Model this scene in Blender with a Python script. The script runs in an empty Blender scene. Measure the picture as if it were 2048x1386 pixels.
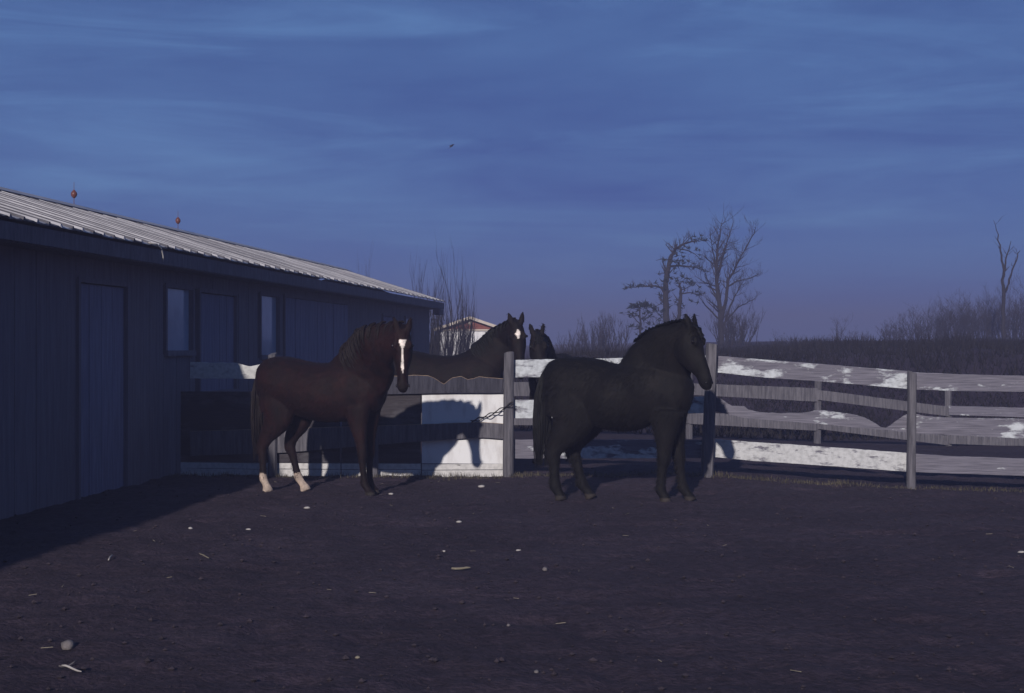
import bpy, bmesh, math, random
from mathutils import Vector, Matrix, noise

# ------------------------------------------------------------------ camera, world, sun, exposure
sc = bpy.context.scene
COL = sc.collection
F, CX, CY, CAMZ = 2844.0, 1024.0, 693.0, 1.63      # focal length and centre in photo pixels, eye height

cam_data = bpy.data.cameras.new('camera')
cam_data.sensor_width = 36.0
cam_data.lens = F / 2048.0 * 36.0
cam_data.clip_start = 0.1
cam_data.clip_end = 6000.0
cam = bpy.data.objects.new('camera', cam_data)
cam.location = (0, 0, CAMZ)
cam.rotation_euler = (math.radians(90), 0, 0)
COL.objects.link(cam)
sc.camera = cam

SUN_DX, SUN_DZ = 0.25, 0.365                        # light travels (dx, 1, -dz)
sun_vec = Vector((SUN_DX, 1.0, -SUN_DZ)).normalized()
SUN_EL = math.asin(-sun_vec.z)
to_sun = -sun_vec
SUN_ROT = math.atan2(to_sun.x, to_sun.y)           # clockwise from +Y, as the sky node counts it

world = bpy.data.worlds.new('World')
sc.world = world
world.use_nodes = True
wn, wl = world.node_tree.nodes, world.node_tree.links
wn.clear()
w_out = wn.new('ShaderNodeOutputWorld')
w_bg = wn.new('ShaderNodeBackground')
w_bg.inputs['Strength'].default_value = 0.05
w_sky = wn.new('ShaderNodeTexSky')
w_sky.sky_type = 'NISHITA'
w_sky.sun_disc = False
w_sky.sun_elevation = SUN_EL
w_sky.sun_rotation = SUN_ROT
w_sky.altitude = 4000
w_sky.air_density = 0.5
w_sky.dust_density = 0.0
w_sky.ozone_density = 4.0
w_tc = wn.new('ShaderNodeTexCoord')
# thin cirrus: noise over the sky direction, drawn out sideways and slightly tilted
def cirrus(scale, loc, rot, lo, hi, amt, dist, nscale=1.0, rough=0.55):
    mp = wn.new('ShaderNodeMapping')
    mp.inputs['Rotation'].default_value = (0, math.radians(rot), 0)
    mp.inputs['Scale'].default_value = scale
    mp.inputs['Location'].default_value = loc
    n = wn.new('ShaderNodeTexNoise')
    n.inputs['Scale'].default_value = nscale
    n.inputs['Detail'].default_value = 8.0
    n.inputs['Roughness'].default_value = rough
    n.inputs['Distortion'].default_value = dist
    r = wn.new('ShaderNodeValToRGB')
    r.color_ramp.elements[0].position = lo
    r.color_ramp.elements[0].color = (0, 0, 0, 1)
    r.color_ramp.elements[1].position = hi
    r.color_ramp.elements[1].color = (amt, amt, amt, 1)
    wl.new(w_tc.outputs['Generated'], mp.inputs['Vector'])
    wl.new(mp.outputs['Vector'], n.inputs['Vector'])
    wl.new(n.outputs['Fac'], r.inputs['Fac'])
    return r.outputs['Color']
veil = cirrus((2.2, 1.4, 9.0), (3.2, 1.7, 3.8), 9, 0.30, 0.66, 0.66, 0.35)
streak = cirrus((3.0, 2.0, 24.0), (4.7, 0.6, 5.2), 11, 0.46, 0.78, 0.55, 1.0, 1.0, 0.62)
w_add = wn.new('ShaderNodeMath')
w_add.operation = 'ADD'
w_add.use_clamp = True
wl.new(veil, w_add.inputs[0])
wl.new(streak, w_add.inputs[1])
w_mix = wn.new('ShaderNodeMix')
w_mix.data_type = 'RGBA'
w_mix.inputs['B'].default_value = (2.3, 4.95, 10.5, 1)
w_tint = wn.new('ShaderNodeMix')
w_tint.data_type = 'RGBA'
w_tint.blend_type = 'MULTIPLY'
w_tint.inputs['Factor'].default_value = 1.0
w_tint.inputs['B'].default_value = (0.66, 1.04, 2.60, 1)
wl.new(w_add.outputs['Value'], w_mix.inputs['Factor'])
w_gam = wn.new('ShaderNodeGamma')                 # the slide film holds the bright horizon back
w_gam.inputs['Gamma'].default_value = 0.5
wl.new(w_sky.outputs['Color'], w_gam.inputs['Color'])
wl.new(w_gam.outputs['Color'], w_tint.inputs['A'])
wl.new(w_tint.outputs['Result'], w_mix.inputs['A'])
wl.new(w_mix.outputs['Result'], w_bg.inputs['Color'])
wl.new(w_bg.outputs['Background'], w_out.inputs['Surface'])

sun_data = bpy.data.lights.new('sun', 'SUN')
sun_data.energy = 5.0
sun_data.angle = math.radians(0.8)
sun_data.color = (1.0, 0.93, 0.86)
sun = bpy.data.objects.new('sun', sun_data)
sun.rotation_euler = sun_vec.to_track_quat('-Z', 'Y').to_euler()
sun.location = (-10, -20, 20)
COL.objects.link(sun)

sc.view_settings.view_transform = 'Standard'
sc.view_settings.look = 'None'
sc.view_settings.gamma = 1.0
sc.view_settings.use_curve_mapping = False
sc.view_settings.exposure = 0.0
sc.render.engine = 'CYCLES'
sc.cycles.use_denoising = True
sc.cycles.max_bounces = 6
sc.cycles.volume_bounces = 0

R = random.Random(11)

# ------------------------------------------------------------------ helpers
def at(px, py, d):
    """photo pixel at depth d metres -> world point"""
    return Vector(((px - CX) / F * d, d, CAMZ - (py - CY) / F * d))

def link(o, parent=None):
    COL.objects.link(o)
    if parent is not None:
        o.parent = parent
    return o

def tag(o, label=None, cat=None, group=None, kind=None):
    if label: o['label'] = label
    if cat: o['category'] = cat
    if group: o['group'] = group
    if kind: o['kind'] = kind
    return o

def empty(name, loc=(0, 0, 0), rz=0.0):
    o = bpy.data.objects.new(name, None)
    o.empty_display_size = 0.2
    o.location = loc
    o.rotation_euler = (0, 0, rz)
    COL.objects.link(o)
    return o

def mesh_obj(name, verts, faces, mat, parent=None, smooth=False, local=None):
    """one mesh object; local = world point the parent sits at (unrotated parents)"""
    me = bpy.data.meshes.new(name)
    if local is not None:
        verts = [(v[0] - local[0], v[1] - local[1], v[2] - local[2]) for v in verts]
    me.from_pydata([tuple(v) for v in verts], [], faces)
    me.validate()
    bm = bmesh.new(); bm.from_mesh(me)
    bmesh.ops.recalc_face_normals(bm, faces=bm.faces)
    bm.to_mesh(me); bm.free()
    if smooth:
        me.polygons.foreach_set('use_smooth', [True] * len(me.polygons))
    if mat: me.materials.append(mat)
    return link(bpy.data.objects.new(name, me), parent)

class MB:
    """collects shapes for one mesh"""
    def __init__(s): s.v, s.f = [], []
    def add(s, vs, fs):
        k = len(s.v); s.v += [tuple(v) for v in vs]; s.f += [tuple(i + k for i in f) for f in fs]
    def hexa(s, p):      # 8 points, bottom ring then top ring
        s.add(p, [(0, 3, 2, 1), (4, 5, 6, 7), (0, 1, 5, 4), (1, 2, 6, 5), (2, 3, 7, 6), (3, 0, 4, 7)])
    def box(s, x0, x1, y0, y1, z0, z1):
        s.hexa([(x0, y0, z0), (x1, y0, z0), (x1, y1, z0), (x0, y1, z0), (x0, y0, z1), (x1, y0, z1), (x1, y1, z1), (x0, y1, z1)])
    def tube(s, pts, rad, n=5, cap=True):
        pts = [Vector(p) for p in pts]
        k = len(s.v); m = len(pts)
        ref = Vector((0.31, 0.17, 0.93)).normalized()
        for i, p in enumerate(pts):
            t = (pts[min(i + 1, m - 1)] - pts[max(i - 1, 0)])
            t = t.normalized() if t.length > 1e-9 else Vector((0, 0, 1))
            r0 = ref if abs(t.dot(ref)) < 0.95 else Vector((1, 0, 0))
            a = t.cross(r0).normalized(); b = t.cross(a)
            for j in range(n):
                q = 2 * math.pi * j / n
                s.v.append(tuple(p + (a * math.cos(q) + b * math.sin(q)) * rad[i]))
        for i in range(m - 1):
            for j in range(n):
                s.f.append((k + i * n + j, k + i * n + (j + 1) % n, k + (i + 1) * n + (j + 1) % n, k + (i + 1) * n + j))
        if cap:
            s.f.append(tuple(k + j for j in range(n))[::-1])
            s.f.append(tuple(k + (m - 1) * n + j for j in range(n)))
    def build(s, name, mat, parent=None, smooth=False, local=None):
        return mesh_obj(name, s.v, s.f, mat, parent, smooth, local)

def sstep(a, b, x):
    t = max(0.0, min(1.0, (x - a) / (b - a))); return t * t * (3 - 2 * t)

# ------------------------------------------------------------------ materials
def nodes_of(m):
    m.use_nodes = True
    nt = m.node_tree
    return nt, nt.nodes, nt.links, nt.nodes['Principled BSDF']

def ramp(ns, stops):
    r = ns.new('ShaderNodeValToRGB')
    el = r.color_ramp.elements
    while len(el) < len(stops): el.new(0.5)
    for e, (p, c) in zip(el, stops):
        e.position = p; e.color = (*c, 1) if len(c) == 3 else c
    return r

SHADE_SCALE = 0.70
def mat_noise(name, c1, c2, scale=8.0, rough=0.8, stretch=(1, 1, 1), bump=0.0, bscale=None, metallic=0.0, lo=0.35, hi=0.65, spec=0.3):
    """two-tone procedural material with optional relief, in object space"""
    if not name.startswith('barn'):            # outdoor colours lowered so shade comes out deeper under the strong sun
        c1, c2 = tuple(x * SHADE_SCALE for x in c1), tuple(x * SHADE_SCALE for x in c2)
    m = bpy.data.materials.new(name)
    nt, ns, ls, b = nodes_of(m)
    tc = ns.new('ShaderNodeTexCoord'); mp = ns.new('ShaderNodeMapping')
    mp.inputs['Scale'].default_value = stretch
    n = ns.new('ShaderNodeTexNoise'); n.inputs['Scale'].default_value = scale; n.inputs['Detail'].default_value = 6
    n.inputs['Roughness'].default_value = 0.62
    r = ramp(ns, [(lo, c1), (hi, c2)])
    ls.new(tc.outputs['Object'], mp.inputs['Vector']); ls.new(mp.outputs['Vector'], n.inputs['Vector'])
    ls.new(n.outputs['Fac'], r.inputs['Fac']); ls.new(r.outputs['Color'], b.inputs['Base Color'])
    b.inputs['Roughness'].default_value = rough
    b.inputs['Metallic'].default_value = metallic
    b.inputs['Specular IOR Level'].default_value = spec
    if bump:
        n2 = ns.new('ShaderNodeTexNoise'); n2.inputs['Scale'].default_value = bscale or scale * 3; n2.inputs['Detail'].default_value = 5
        ls.new(mp.outputs['Vector'], n2.inputs['Vector'])
        bp = ns.new('ShaderNodeBump'); bp.inputs['Strength'].default_value = bump; bp.inputs['Distance'].default_value = 0.02
        ls.new(n2.outputs['Fac'], bp.inputs['Height']); ls.new(bp.outputs['Normal'], b.inputs['Normal'])
    return m

def mat_peeling(name, cover, seed, wood1=(0.105, 0.099, 0.128), wood2=(0.235, 0.222, 0.275), paint=(0.64, 0.67, 0.72), soft=0.05, scale=3.2):
    """grey weathered board with remains of white paint; cover = share of paint left"""
    wood1, wood2, paint = (tuple(x * SHADE_SCALE for x in c) for c in (wood1, wood2, paint))
    m = bpy.data.materials.new(name)
    nt, ns, ls, b = nodes_of(m)
    g = ns.new('ShaderNodeNewGeometry')
    mp = ns.new('ShaderNodeMapping'); mp.inputs['Location'].default_value = (seed * 7.3, seed * 3.1, seed * 5.7)
    ls.new(g.outputs['Position'], mp.inputs['Vector'])
    gr = ns.new('ShaderNodeMapping'); gr.inputs['Scale'].default_value = (1.2, 1.2, 38)
    ls.new(mp.outputs['Vector'], gr.inputs['Vector'])
    n1 = ns.new('ShaderNodeTexNoise'); n1.inputs['Scale'].default_value = 3.0; n1.inputs['Detail'].default_value = 6
    ls.new(gr.outputs['Vector'], n1.inputs['Vector'])
    wood = ramp(ns, [(0.3, wood1), (0.7, wood2)])
    ls.new(n1.outputs['Fac'], wood.inputs['Fac'])
    n2 = ns.new('ShaderNodeTexNoise'); n2.inputs['Scale'].default_value = scale; n2.inputs['Detail'].default_value = 9; n2.inputs['Roughness'].default_value = 0.68
    st = ns.new('ShaderNodeMapping'); st.inputs['Scale'].default_value = (0.75, 0.75, 2.3)
    ls.new(mp.outputs['Vector'], st.inputs['Vector']); ls.new(st.outputs['Vector'], n2.inputs['Vector'])
    t = 0.5 + (0.5 - cover) * 0.42
    msk = ramp(ns, [(t - soft, (0, 0, 0)), (t + soft, (1, 1, 1))])
    ls.new(n2.outputs['Fac'], msk.inputs['Fac'])
    n3 = ns.new('ShaderNodeTexNoise'); n3.inputs['Scale'].default_value = 22; n3.inputs['Detail'].default_value = 4
    ls.new(mp.outputs['Vector'], n3.inputs['Vector'])
    pr = ramp(ns, [(0.3, tuple(c * 0.72 for c in paint)), (0.6, paint)])
    ls.new(n3.outputs['Fac'], pr.inputs['Fac'])
    mx = ns.new('ShaderNodeMix'); mx.data_type = 'RGBA'
    ls.new(msk.outputs['Color'], mx.inputs['Factor']); ls.new(wood.outputs['Color'], mx.inputs['A']); ls.new(pr.outputs['Color'], mx.inputs['B'])
    ls.new(mx.outputs['Result'], b.inputs['Base Color'])
    b.inputs['Roughness'].default_value = 0.85
    b.inputs['Specular IOR Level'].default_value = 0.2
    bp = ns.new('ShaderNodeBump'); bp.inputs['Strength'].default_value = 0.5; bp.inputs['Distance'].default_value = 0.006
    ad = ns.new('ShaderNodeMath'); ad.operation = 'ADD'
    ls.new(msk.outputs['Color'], ad.inputs[0]); ls.new(n1.outputs['Fac'], ad.inputs[1])
    ls.new(ad.outputs['Value'], bp.inputs['Height']); ls.new(bp.outputs['Normal'], b.inputs['Normal'])
    return m

M = {}
M['soil'] = None
M['wood_grey'] = mat_noise('weathered grey wood', (0.075, 0.071, 0.086), (0.17, 0.16, 0.185), 4, 0.88, (9, 9, 0.7), 0.5)
M['wood_shaded'] = mat_noise('old wood in painted shade', (0.030, 0.029, 0.042), (0.066, 0.064, 0.088), 4, 0.9, (8, 8, 0.8), 0.4)  # top gate rail: the horse's shade is put into the wood colour
M['chewed'] = mat_noise('bare chewed wood', (0.30, 0.20, 0.13), (0.5, 0.36, 0.24), 12, 0.85, (1, 1, 1), 0.5)
M['paint_full'] = mat_noise('white sheeting with stains', (0.58, 0.55, 0.56), (0.86, 0.855, 0.885), 2.2, 0.7, (2, 2, 0.7), lo=0.28, hi=0.5)
M['sheet_shaded'] = mat_peeling('white sheeting in painted shade', 0.34, 9.7, wood1=(0.035, 0.03, 0.036), wood2=(0.065, 0.057, 0.066), paint=(0.12, 0.115, 0.13), soft=0.08, scale=2.2)  # white sheets darkened, the cast shade on them put into the colour
M['paint_kick'] = mat_peeling('white paint chipped low boards', 0.86, 4.1, wood1=(0.03, 0.03, 0.03), wood2=(0.08, 0.07, 0.06), paint=(0.72, 0.70, 0.70), soft=0.025, scale=5)
M['paint_much'] = mat_peeling('white paint half peeled', 0.66, 2.2, soft=0.06, scale=4.5)
M['paint_some'] = mat_peeling('white paint in patches', 0.36, 3.6, soft=0.035, scale=2.6)
M['paint_few'] = mat_peeling('white paint in few patches', 0.27, 6.4, soft=0.03, scale=2.8)
M['paint_top'] = mat_peeling('white paint on end rail', 0.82, 8.4, soft=0.06, scale=4.5, paint=(0.66, 0.66, 0.66))
M['paint_low'] = mat_peeling('white paint flaking on low rail', 0.72, 12.4, soft=0.05, scale=7, paint=(0.64, 0.64, 0.66))
M['barn_board'] = mat_noise('barn boards slate stain', (0.115, 0.098, 0.122), (0.155, 0.135, 0.165), 3, 0.9, (7, 7, 0.5), 0.5)
M['barn_trim'] = mat_noise('barn trim dark', (0.075, 0.067, 0.085), (0.125, 0.112, 0.14), 4, 0.85, (5, 5, 1), 0.3)
M['barn_door'] = mat_noise('barn door pale blue paint', (0.13, 0.125, 0.19), (0.18, 0.175, 0.255), 3, 0.8, (6, 6, 0.6), 0.3)
M['roof_metal'] = mat_noise('barn roof bright metal', (0.22, 0.215, 0.235), (0.36, 0.35, 0.375), 2.6, 0.55, (1, 3, 1), 0.15, metallic=0.15)
M['rust'] = mat_noise('rusty rod', (0.10, 0.045, 0.03), (0.2, 0.09, 0.06), 20, 0.7)
M['ball'] = mat_noise('red brown ball', (0.14, 0.045, 0.035), (0.24, 0.09, 0.07), 9, 0.35)
M['chain'] = mat_noise('chain iron', (0.02, 0.018, 0.018), (0.05, 0.04, 0.04), 30, 0.7, metallic=0.5)
M['cable'] = mat_noise('pale cable', (0.4, 0.38, 0.38), (0.55, 0.52, 0.5), 20, 0.6)
M['shed_wall'] = mat_noise('shed white wall', (0.75, 0.74, 0.77), (0.95, 0.94, 0.96), 2, 0.8, (3, 3, 0.6))
M['shed_gable'] = mat_noise('shed brown gable', (0.20, 0.06, 0.045), (0.28, 0.095, 0.07), 3, 0.85, (1, 1, 6))
M['shed_trim'] = mat_noise('shed pale trim', (0.6, 0.5, 0.42), (0.7, 0.62, 0.54), 6, 0.7)
M['shed_roof'] = mat_noise('shed roof sheet', (0.4, 0.39, 0.4), (0.55, 0.53, 0.52), 4, 0.6)
M['bark'] = mat_noise('grey brown bark', (0.016, 0.013, 0.014), (0.034, 0.028, 0.028), 9, 0.95, (3, 3, 0.6), 0.5)
M['twig'] = mat_noise('bare twigs', (0.018, 0.014, 0.016), (0.036, 0.028, 0.031), 6, 0.95)
M['needle'] = mat_noise('dark evergreen tufts', (0.006, 0.010, 0.008), (0.014, 0.022, 0.015), 5, 0.9)
M['brush'] = mat_noise('winter brush', (0.009, 0.007, 0.008), (0.019, 0.015, 0.016), 4, 0.95)
M['straw'] = mat_noise('straw', (0.14, 0.12, 0.09), (0.30, 0.26, 0.20), 15, 0.9)
M['grass'] = mat_noise('dead grass', (0.06, 0.052, 0.036), (0.13, 0.11, 0.075), 3, 0.95)
M['stone'] = mat_noise('pale stone', (0.10, 0.09, 0.095), (0.20, 0.175, 0.18), 9, 0.9, bump=0.5)
M['clod'] = mat_noise('soil clods', (0.030, 0.022, 0.030), (0.056, 0.041, 0.054), 6, 0.95, bump=0.4)
M['chip'] = mat_noise('pale wood chip', (0.32, 0.29, 0.28), (0.5, 0.47, 0.46), 14, 0.9)
M['hoofhorn'] = mat_noise('hoof horn', (0.05, 0.04, 0.035), (0.11, 0.09, 0.08), 18, 0.6)
M['eye'] = mat_noise('dark eye', (0.006, 0.004, 0.004), (0.012, 0.008, 0.007), 5, 0.12, spec=0.6)

# window glass: glossy pane with the mirrored sky painted into its pale blue base
gm = bpy.data.materials.new('window glass'); M['glass'] = gm
nt, ns, ls, b = nodes_of(gm)
nn = ns.new('ShaderNodeTexNoise'); nn.inputs['Scale'].default_value = 3
rr = ramp(ns, [(0.3, (0.27, 0.32, 0.43)), (0.7, (0.34, 0.40, 0.52))])
ls.new(nn.outputs['Fac'], rr.inputs['Fac']); ls.new(rr.outputs['Color'], b.inputs['Base Color'])
b.inputs['Roughness'].default_value = 0.08; b.inputs['IOR'].default_value = 1.6
M['glass_sky'] = gm

# trodden soil
sm = bpy.data.materials.new('trodden soil'); M['soil'] = sm
nt, ns, ls, b = nodes_of(sm)
g = ns.new('ShaderNodeNewGeometry')
n1 = ns.new('ShaderNodeTexNoise'); n1.inputs['Scale'].default_value = 0.7; n1.inputs['Detail'].default_value = 9; n1.inputs['Roughness'].default_value = 0.65
n2 = ns.new('ShaderNodeTexNoise'); n2.inputs['Scale'].default_value = 14; n2.inputs['Detail'].default_value = 8; n2.inputs['Roughness'].default_value = 0.7
n3 = ns.new('ShaderNodeTexVoronoi'); n3.inputs['Scale'].default_value = 34
for n in (n1, n2, n3): ls.new(g.outputs['Position'], n.inputs['Vector'])
r1 = ramp(ns, [(0.30, (0.026, 0.018, 0.026)), (0.55, (0.038, 0.027, 0.038)), (0.75, (0.052, 0.038, 0.051))])
r2 = ramp(ns, [(0.30, (0.45, 0.43, 0.44)), (0.52, (1, 1, 1)), (0.74, (1.55, 1.5, 1.5))])
mx = ns.new('ShaderNodeMix'); mx.data_type = 'RGBA'; mx.blend_type = 'MULTIPLY'; mx.inputs['Factor'].default_value = 1
ls.new(n1.outputs['Fac'], r1.inputs['Fac']); ls.new(n2.outputs['Fac'], r2.inputs['Fac'])
ls.new(r1.outputs['Color'], mx.inputs['A']); ls.new(r2.outputs['Color'], mx.inputs['B'])
ls.new(mx.outputs['Result'], b.inputs['Base Color'])
b.inputs['Roughness'].default_value = 0.95; b.inputs['Specular IOR Level'].default_value = 0.15
hb = ns.new('ShaderNodeMath'); hb.operation = 'MULTIPLY_ADD'; hb.inputs[1].default_value = -0.4
ls.new(n3.outputs['Distance'], hb.inputs[0]); ls.new(n2.outputs['Fac'], hb.inputs[2])
bp = ns.new('ShaderNodeBump'); bp.inputs['Strength'].default_value = 0.6; bp.inputs['Distance'].default_value = 0.03
ls.new(hb.outputs['Value'], bp.inputs['Height']); ls.new(bp.outputs['Normal'], b.inputs['Normal'])

# ------------------------------------------------------------------ ground
def gz_base(x, y):
    z = 0.10 * math.exp(-((x - 2.2) / 1.6) ** 2 - ((y - 17.6) / 1.6) ** 2)
    z += sstep(27.5, 39, y) * (1.28 + 0.34 * sstep(5, 13, x)) * sstep(-2.5, 2.0, x)
    z += sstep(30, 40, y) * (0.16 * noise.noise(Vector((x * 0.22, y * 0.12, 4))) + 0.07 * noise.noise(Vector((x * 0.9, y * 0.3, 8))))
    z += sstep(40, 110, y) * (0.22 + 0.32 * sstep(10, 34, x))
    z += 1.2 * sstep(130, 330, y) * (1 - 0.7 * sstep(-2.5, 2.0, x))
    z -= 0.18 * sstep(20, 26, y) * (1 - sstep(28, 45, y)) * sstep(0, 6, x)
    return z

def gz(x, y):
    z = gz_base(x, y)
    k = 1.0 if y < 30 else 2.0
    p = Vector((x, y, 0))
    z += 0.030 * k * noise.noise(p * 0.55) + 0.018 * noise.noise(p * 1.9 + Vector((3, 9, 1)))
    if 3 < y < 24 and -9 < x < 11:
        h = noise.noise(p * 4.3 + Vector((7, 1, 5)))
        z += 0.020 * h - 0.060 * max(0.0, noise.noise(p * 3.1 + Vector((1, 8, 2))) - 0.22)
        z += 0.010 * noise.noise(p * 11.0)
    return z

def axis(lo, hi, step, a, b, grow=1.13):
    v = [a + step * i for i in range(int((b - a) / step) + 1)]
    s, x = step, v[-1]
    while x < hi:
        s *= grow; x += s; v.append(min(x, hi))
    s, x, pre = step, v[0], []
    while x > lo:
        s *= grow; x -= s; pre.append(max(x, lo))
    return pre[::-1] + v

xs = axis(-320, 320, 0.055, -7.0, 8.5)
ys = axis(-60, 460, 0.055, 5.5, 19.5)
gv = [(x, y, gz(x, y)) for y in ys for x in xs]
nx = len(xs)
gf = [(j * nx + i, j * nx + i + 1, (j + 1) * nx + i + 1, (j + 1) * nx + i) for j in range(len(ys) - 1) for i in range(nx - 1)]
me = bpy.data.meshes.new('ground'); me.from_pydata(gv, [], gf)
me.polygons.foreach_set('use_smooth', [True] * len(me.polygons))
me.materials.append(M['soil'])
ground = link(bpy.data.objects.new('ground', me))
tag(ground, 'dark trodden bare soil of the horse paddock', kind='structure')

# ------------------------------------------------------------------ barn
BS = 0.1146                                     # how far the barn's line drifts right per metre of depth
BN = Vector((0.99350, -0.11386, 0))             # outward normal of the wall we see
BU = Vector((0.11386, 0.99350, 0))
BW = 6.4
def B(d, w, z): return Vector((-BW + BS * d, d, 0)) + BN * w + Vector((0, 0, z))
D0, D1 = 1.5, 36.9
barn_root = B(D0, 0, 0); barn_root.z = 0
barn = empty('barn', barn_root)
tag(barn, 'long low barn with blue grey board wall and corrugated metal roof', 'barn')

def bpart(name, mb, mat, parent=barn, smooth=False):
    o = mb.build(name, mat, None, smooth, barn_root)
    o.parent = parent
    return o

def bbox(d0, d1, w0, w1, z0, z1):
    return [B(d0, w0, z0), B(d1, w0, z0), B(d1, w1, z0), B(d0, w1, z0), B(d0, w0, z1), B(d1, w0, z1), B(d1, w1, z1), B(d0, w1, z1)]

EH, EW, RW, RH = 2.795, 0.40, -2.30, 3.63
SL = (RH - EH) / (EW - RW)
# openings: (d0, d1, z0, z1, kind)
OPEN = [(8.6, 9.8, 0, 2.3, 'door'), (11.4, 12.4, 1.5, 2.35, 'window'), (15.2, 16.5, 0, 2.32, 'door'), (17.8, 18.75, 1.58, 2.37, 'window'),
        (19.05, 20.6, 1.02, 2.36, 'door'), (21.85, 22.85, 1.50, 2.42, 'window'),
        (23.2, 27.6, 0, 2.44, 'slide'), (31.0, 32.2, 0, 2.3, 'door'), (33.6, 34.5, 1.5, 2.3, 'window')]
mb = MB(); mb.hexa(bbox(D0, D1, -5.0, -0.06, -0.05, EH - 0.15)); core = bpart('wall', mb, M['barn_trim'])
# cut-free core sits behind the boards; boards stop at each opening
PW = 0.235
d = D0
while d < D1 - 0.05:
    e = min(d + PW - 0.007, D1)
    mid = (d + e) / 2
    spans = [(-0.05, EH + 0.02)]
    for (o0, o1, z0, z1, k) in OPEN:
        if o0 - 0.06 < mid < o1 + 0.06:
            ns_ = []
            for (a, c) in spans:
                if z0 > a + 0.05: ns_.append((a, z0 - 0.05))
                if z1 < c: ns_.append((z1 + 0.05, c))
            spans = ns_
    pr = 0.026 + 0.005 * R.random()
    for (a, c) in spans:
        mb = MB(); mb.hexa(bbox(d, e, -0.055, pr, a + R.uniform(-0.02, 0.0), c)); bpart('plank', mb, M['barn_board'], core)
    d += PW
# fillings
for (o0, o1, z0, z1, k) in OPEN:
    mbf = MB()
    fw = 0.055
    for q in ((o0 - fw, o0, z0 - 0.0, z1 + fw), (o1, o1 + fw, z0 - 0.0, z1 + fw)): mbf.hexa(bbox(q[0], q[1], -0.05, 0.055, q[2], q[3]))
    mbf.hexa(bbox(o0, o1, -0.05, 0.052, z1, z1 + fw))
    if z0 > 0.1: mbf.hexa(bbox(o0 - fw, o1 + fw, -0.05, 0.075, z0 - 0.07, z0))
    if k == 'window':
        w = bpart('window', mbf, M['barn_board'])
        m2 = MB(); m2.hexa(bbox(o0, o1, -0.052, -0.012, z0, z1)); bpart('pane', m2, M['glass'], w)
    else:
        m2 = MB()
        n = max(2, round((o1 - o0) / 0.3))
        out = 0.045 if k == 'slide' else 0.0
        dr = bpart('door', mbf, M['barn_board'])
        for i in range(n):
            a = o0 + (o1 - o0) * i / n; c = o0 + (o1 - o0) * (i + 1) / n - 0.012
            m2 = MB(); m2.hexa(bbox(a, c, -0.05, out + 0.012 * R.random(), z0, z1 - 0.012)); bpart('board', m2, M['barn_door'], dr)
# fascia, soffit and gable ends
mb = MB(); mb.hexa(bbox(D0 - 0.25, D1 + 0.25, EW - 0.06, EW - 0.025, EH - 0.20, EH - 0.035)); bpart('fascia', mb, M['barn_trim'])
mb = MB(); mb.hexa(bbox(D0, D1, -0.03, EW - 0.065, EH - 0.21, EH - 0.185)); bpart('soffit', mb, M['barn_trim'])
for dd in (D0 + 0.02, D1 - 0.06):
    mb = MB()
    prof = [(-5.0, EH - 0.15), (-0.06, EH - 0.15), (RW, RH - 0.10)]
    vs = [B(dd, w, z) for w, z in prof] + [B(dd + 0.04, w, z) for w, z in prof]
    mb.add(vs, [(0, 1, 2), (5, 4, 3), (0, 3, 4, 1), (1, 4, 5, 2), (2, 5, 3, 0)]); bpart('gable', mb, M['barn_board'])
mb = MB(); mb.hexa(bbox(D1 - 0.1, D1 + 0.62, EW - 0.26, EW - 0.1, EH - 0.34, EH - 0.20)); bpart('beam_end', mb, M['barn_trim'])
# roof sheets with raised ribs
M['roof_dull'] = mat_noise('barn roof dull weathered metal', (0.045, 0.042, 0.05), (0.09, 0.085, 0.097), 3.0, 0.65, (1, 3, 1), 0.15, metallic=0.1)
def roof_sheet(d, width, side, mat, rib):
    lift = R.uniform(0, 0.008)
    cols = [(d, 0.0), (d + 0.012, rib), (d + 0.035, rib), (d + 0.055, 0.004)] + [(d + width * t, 0.004 + 0.006 * math.sin(t * 9)) for t in (0.35, 0.5, 0.65, 0.8)] + [(d + width - 0.004, 0.0)]
    rows, k, vs, fs = 7, len(cols), [], []
    for low in (0, 1):
        for j in range(rows):
            t = j / (rows - 1)
            e = EW + R.uniform(-0.01, 0.012) if j == 0 else EW
            w, z = ((e + (RW - e) * t) if side == 0 else (-5.0 + (RW + 5.0) * t)), EH + (RH - EH) * t
            for (dd, h_) in cols: vs.append(B(dd, w, z + lift + (h_ if not low else -0.012)))
    off = rows * k
    for j in range(rows - 1):
        for i in range(k - 1):
            fs.append((j * k + i, j * k + i + 1, (j + 1) * k + i + 1, (j + 1) * k + i))
            fs.append((off + j * k + i, off + (j + 1) * k + i, off + (j + 1) * k + i + 1, off + j * k + i + 1))
    for i in range(k - 1): fs.append((i, off + i, off + i + 1, i + 1))
    mb = MB(); mb.add(vs, fs); bpart('roof_sheet', mb, mat)
d, q_ = D0 - 0.3, 0
while d < D1 + 0.2:
    roof_sheet(d, 0.265, 0, M['roof_metal'] if q_ % 2 == 0 else M['roof_dull'], 0.030); d += 0.265; q_ += 1
d = D0 - 0.3
while d < D1 - 0.6:
    roof_sheet(d, 1.06, 1, M['roof_metal'], 0.030); d += 1.06
mb = MB()
prof = [(RW + 0.24, RH - 0.24 * SL + 0.05), (RW, RH + 0.065), (RW - 0.24, RH - 0.24 * SL + 0.05), (RW - 0.24, RH - 0.24 * SL + 0.042), (RW, RH + 0.055), (RW + 0.24, RH - 0.24 * SL + 0.042)]
vs = [B(D0 - 0.3, w, z) for w, z in prof] + [B(D1 + 0.3, w, z) for w, z in prof]
mb.add(vs, [(0, 1, 4, 5), (1, 2, 3, 4), (11, 10, 7, 6), (10, 9, 8, 7)] + [(i, (i + 1) % 6, 6 + (i + 1) % 6, 6 + i) for i in range(6)])
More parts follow.
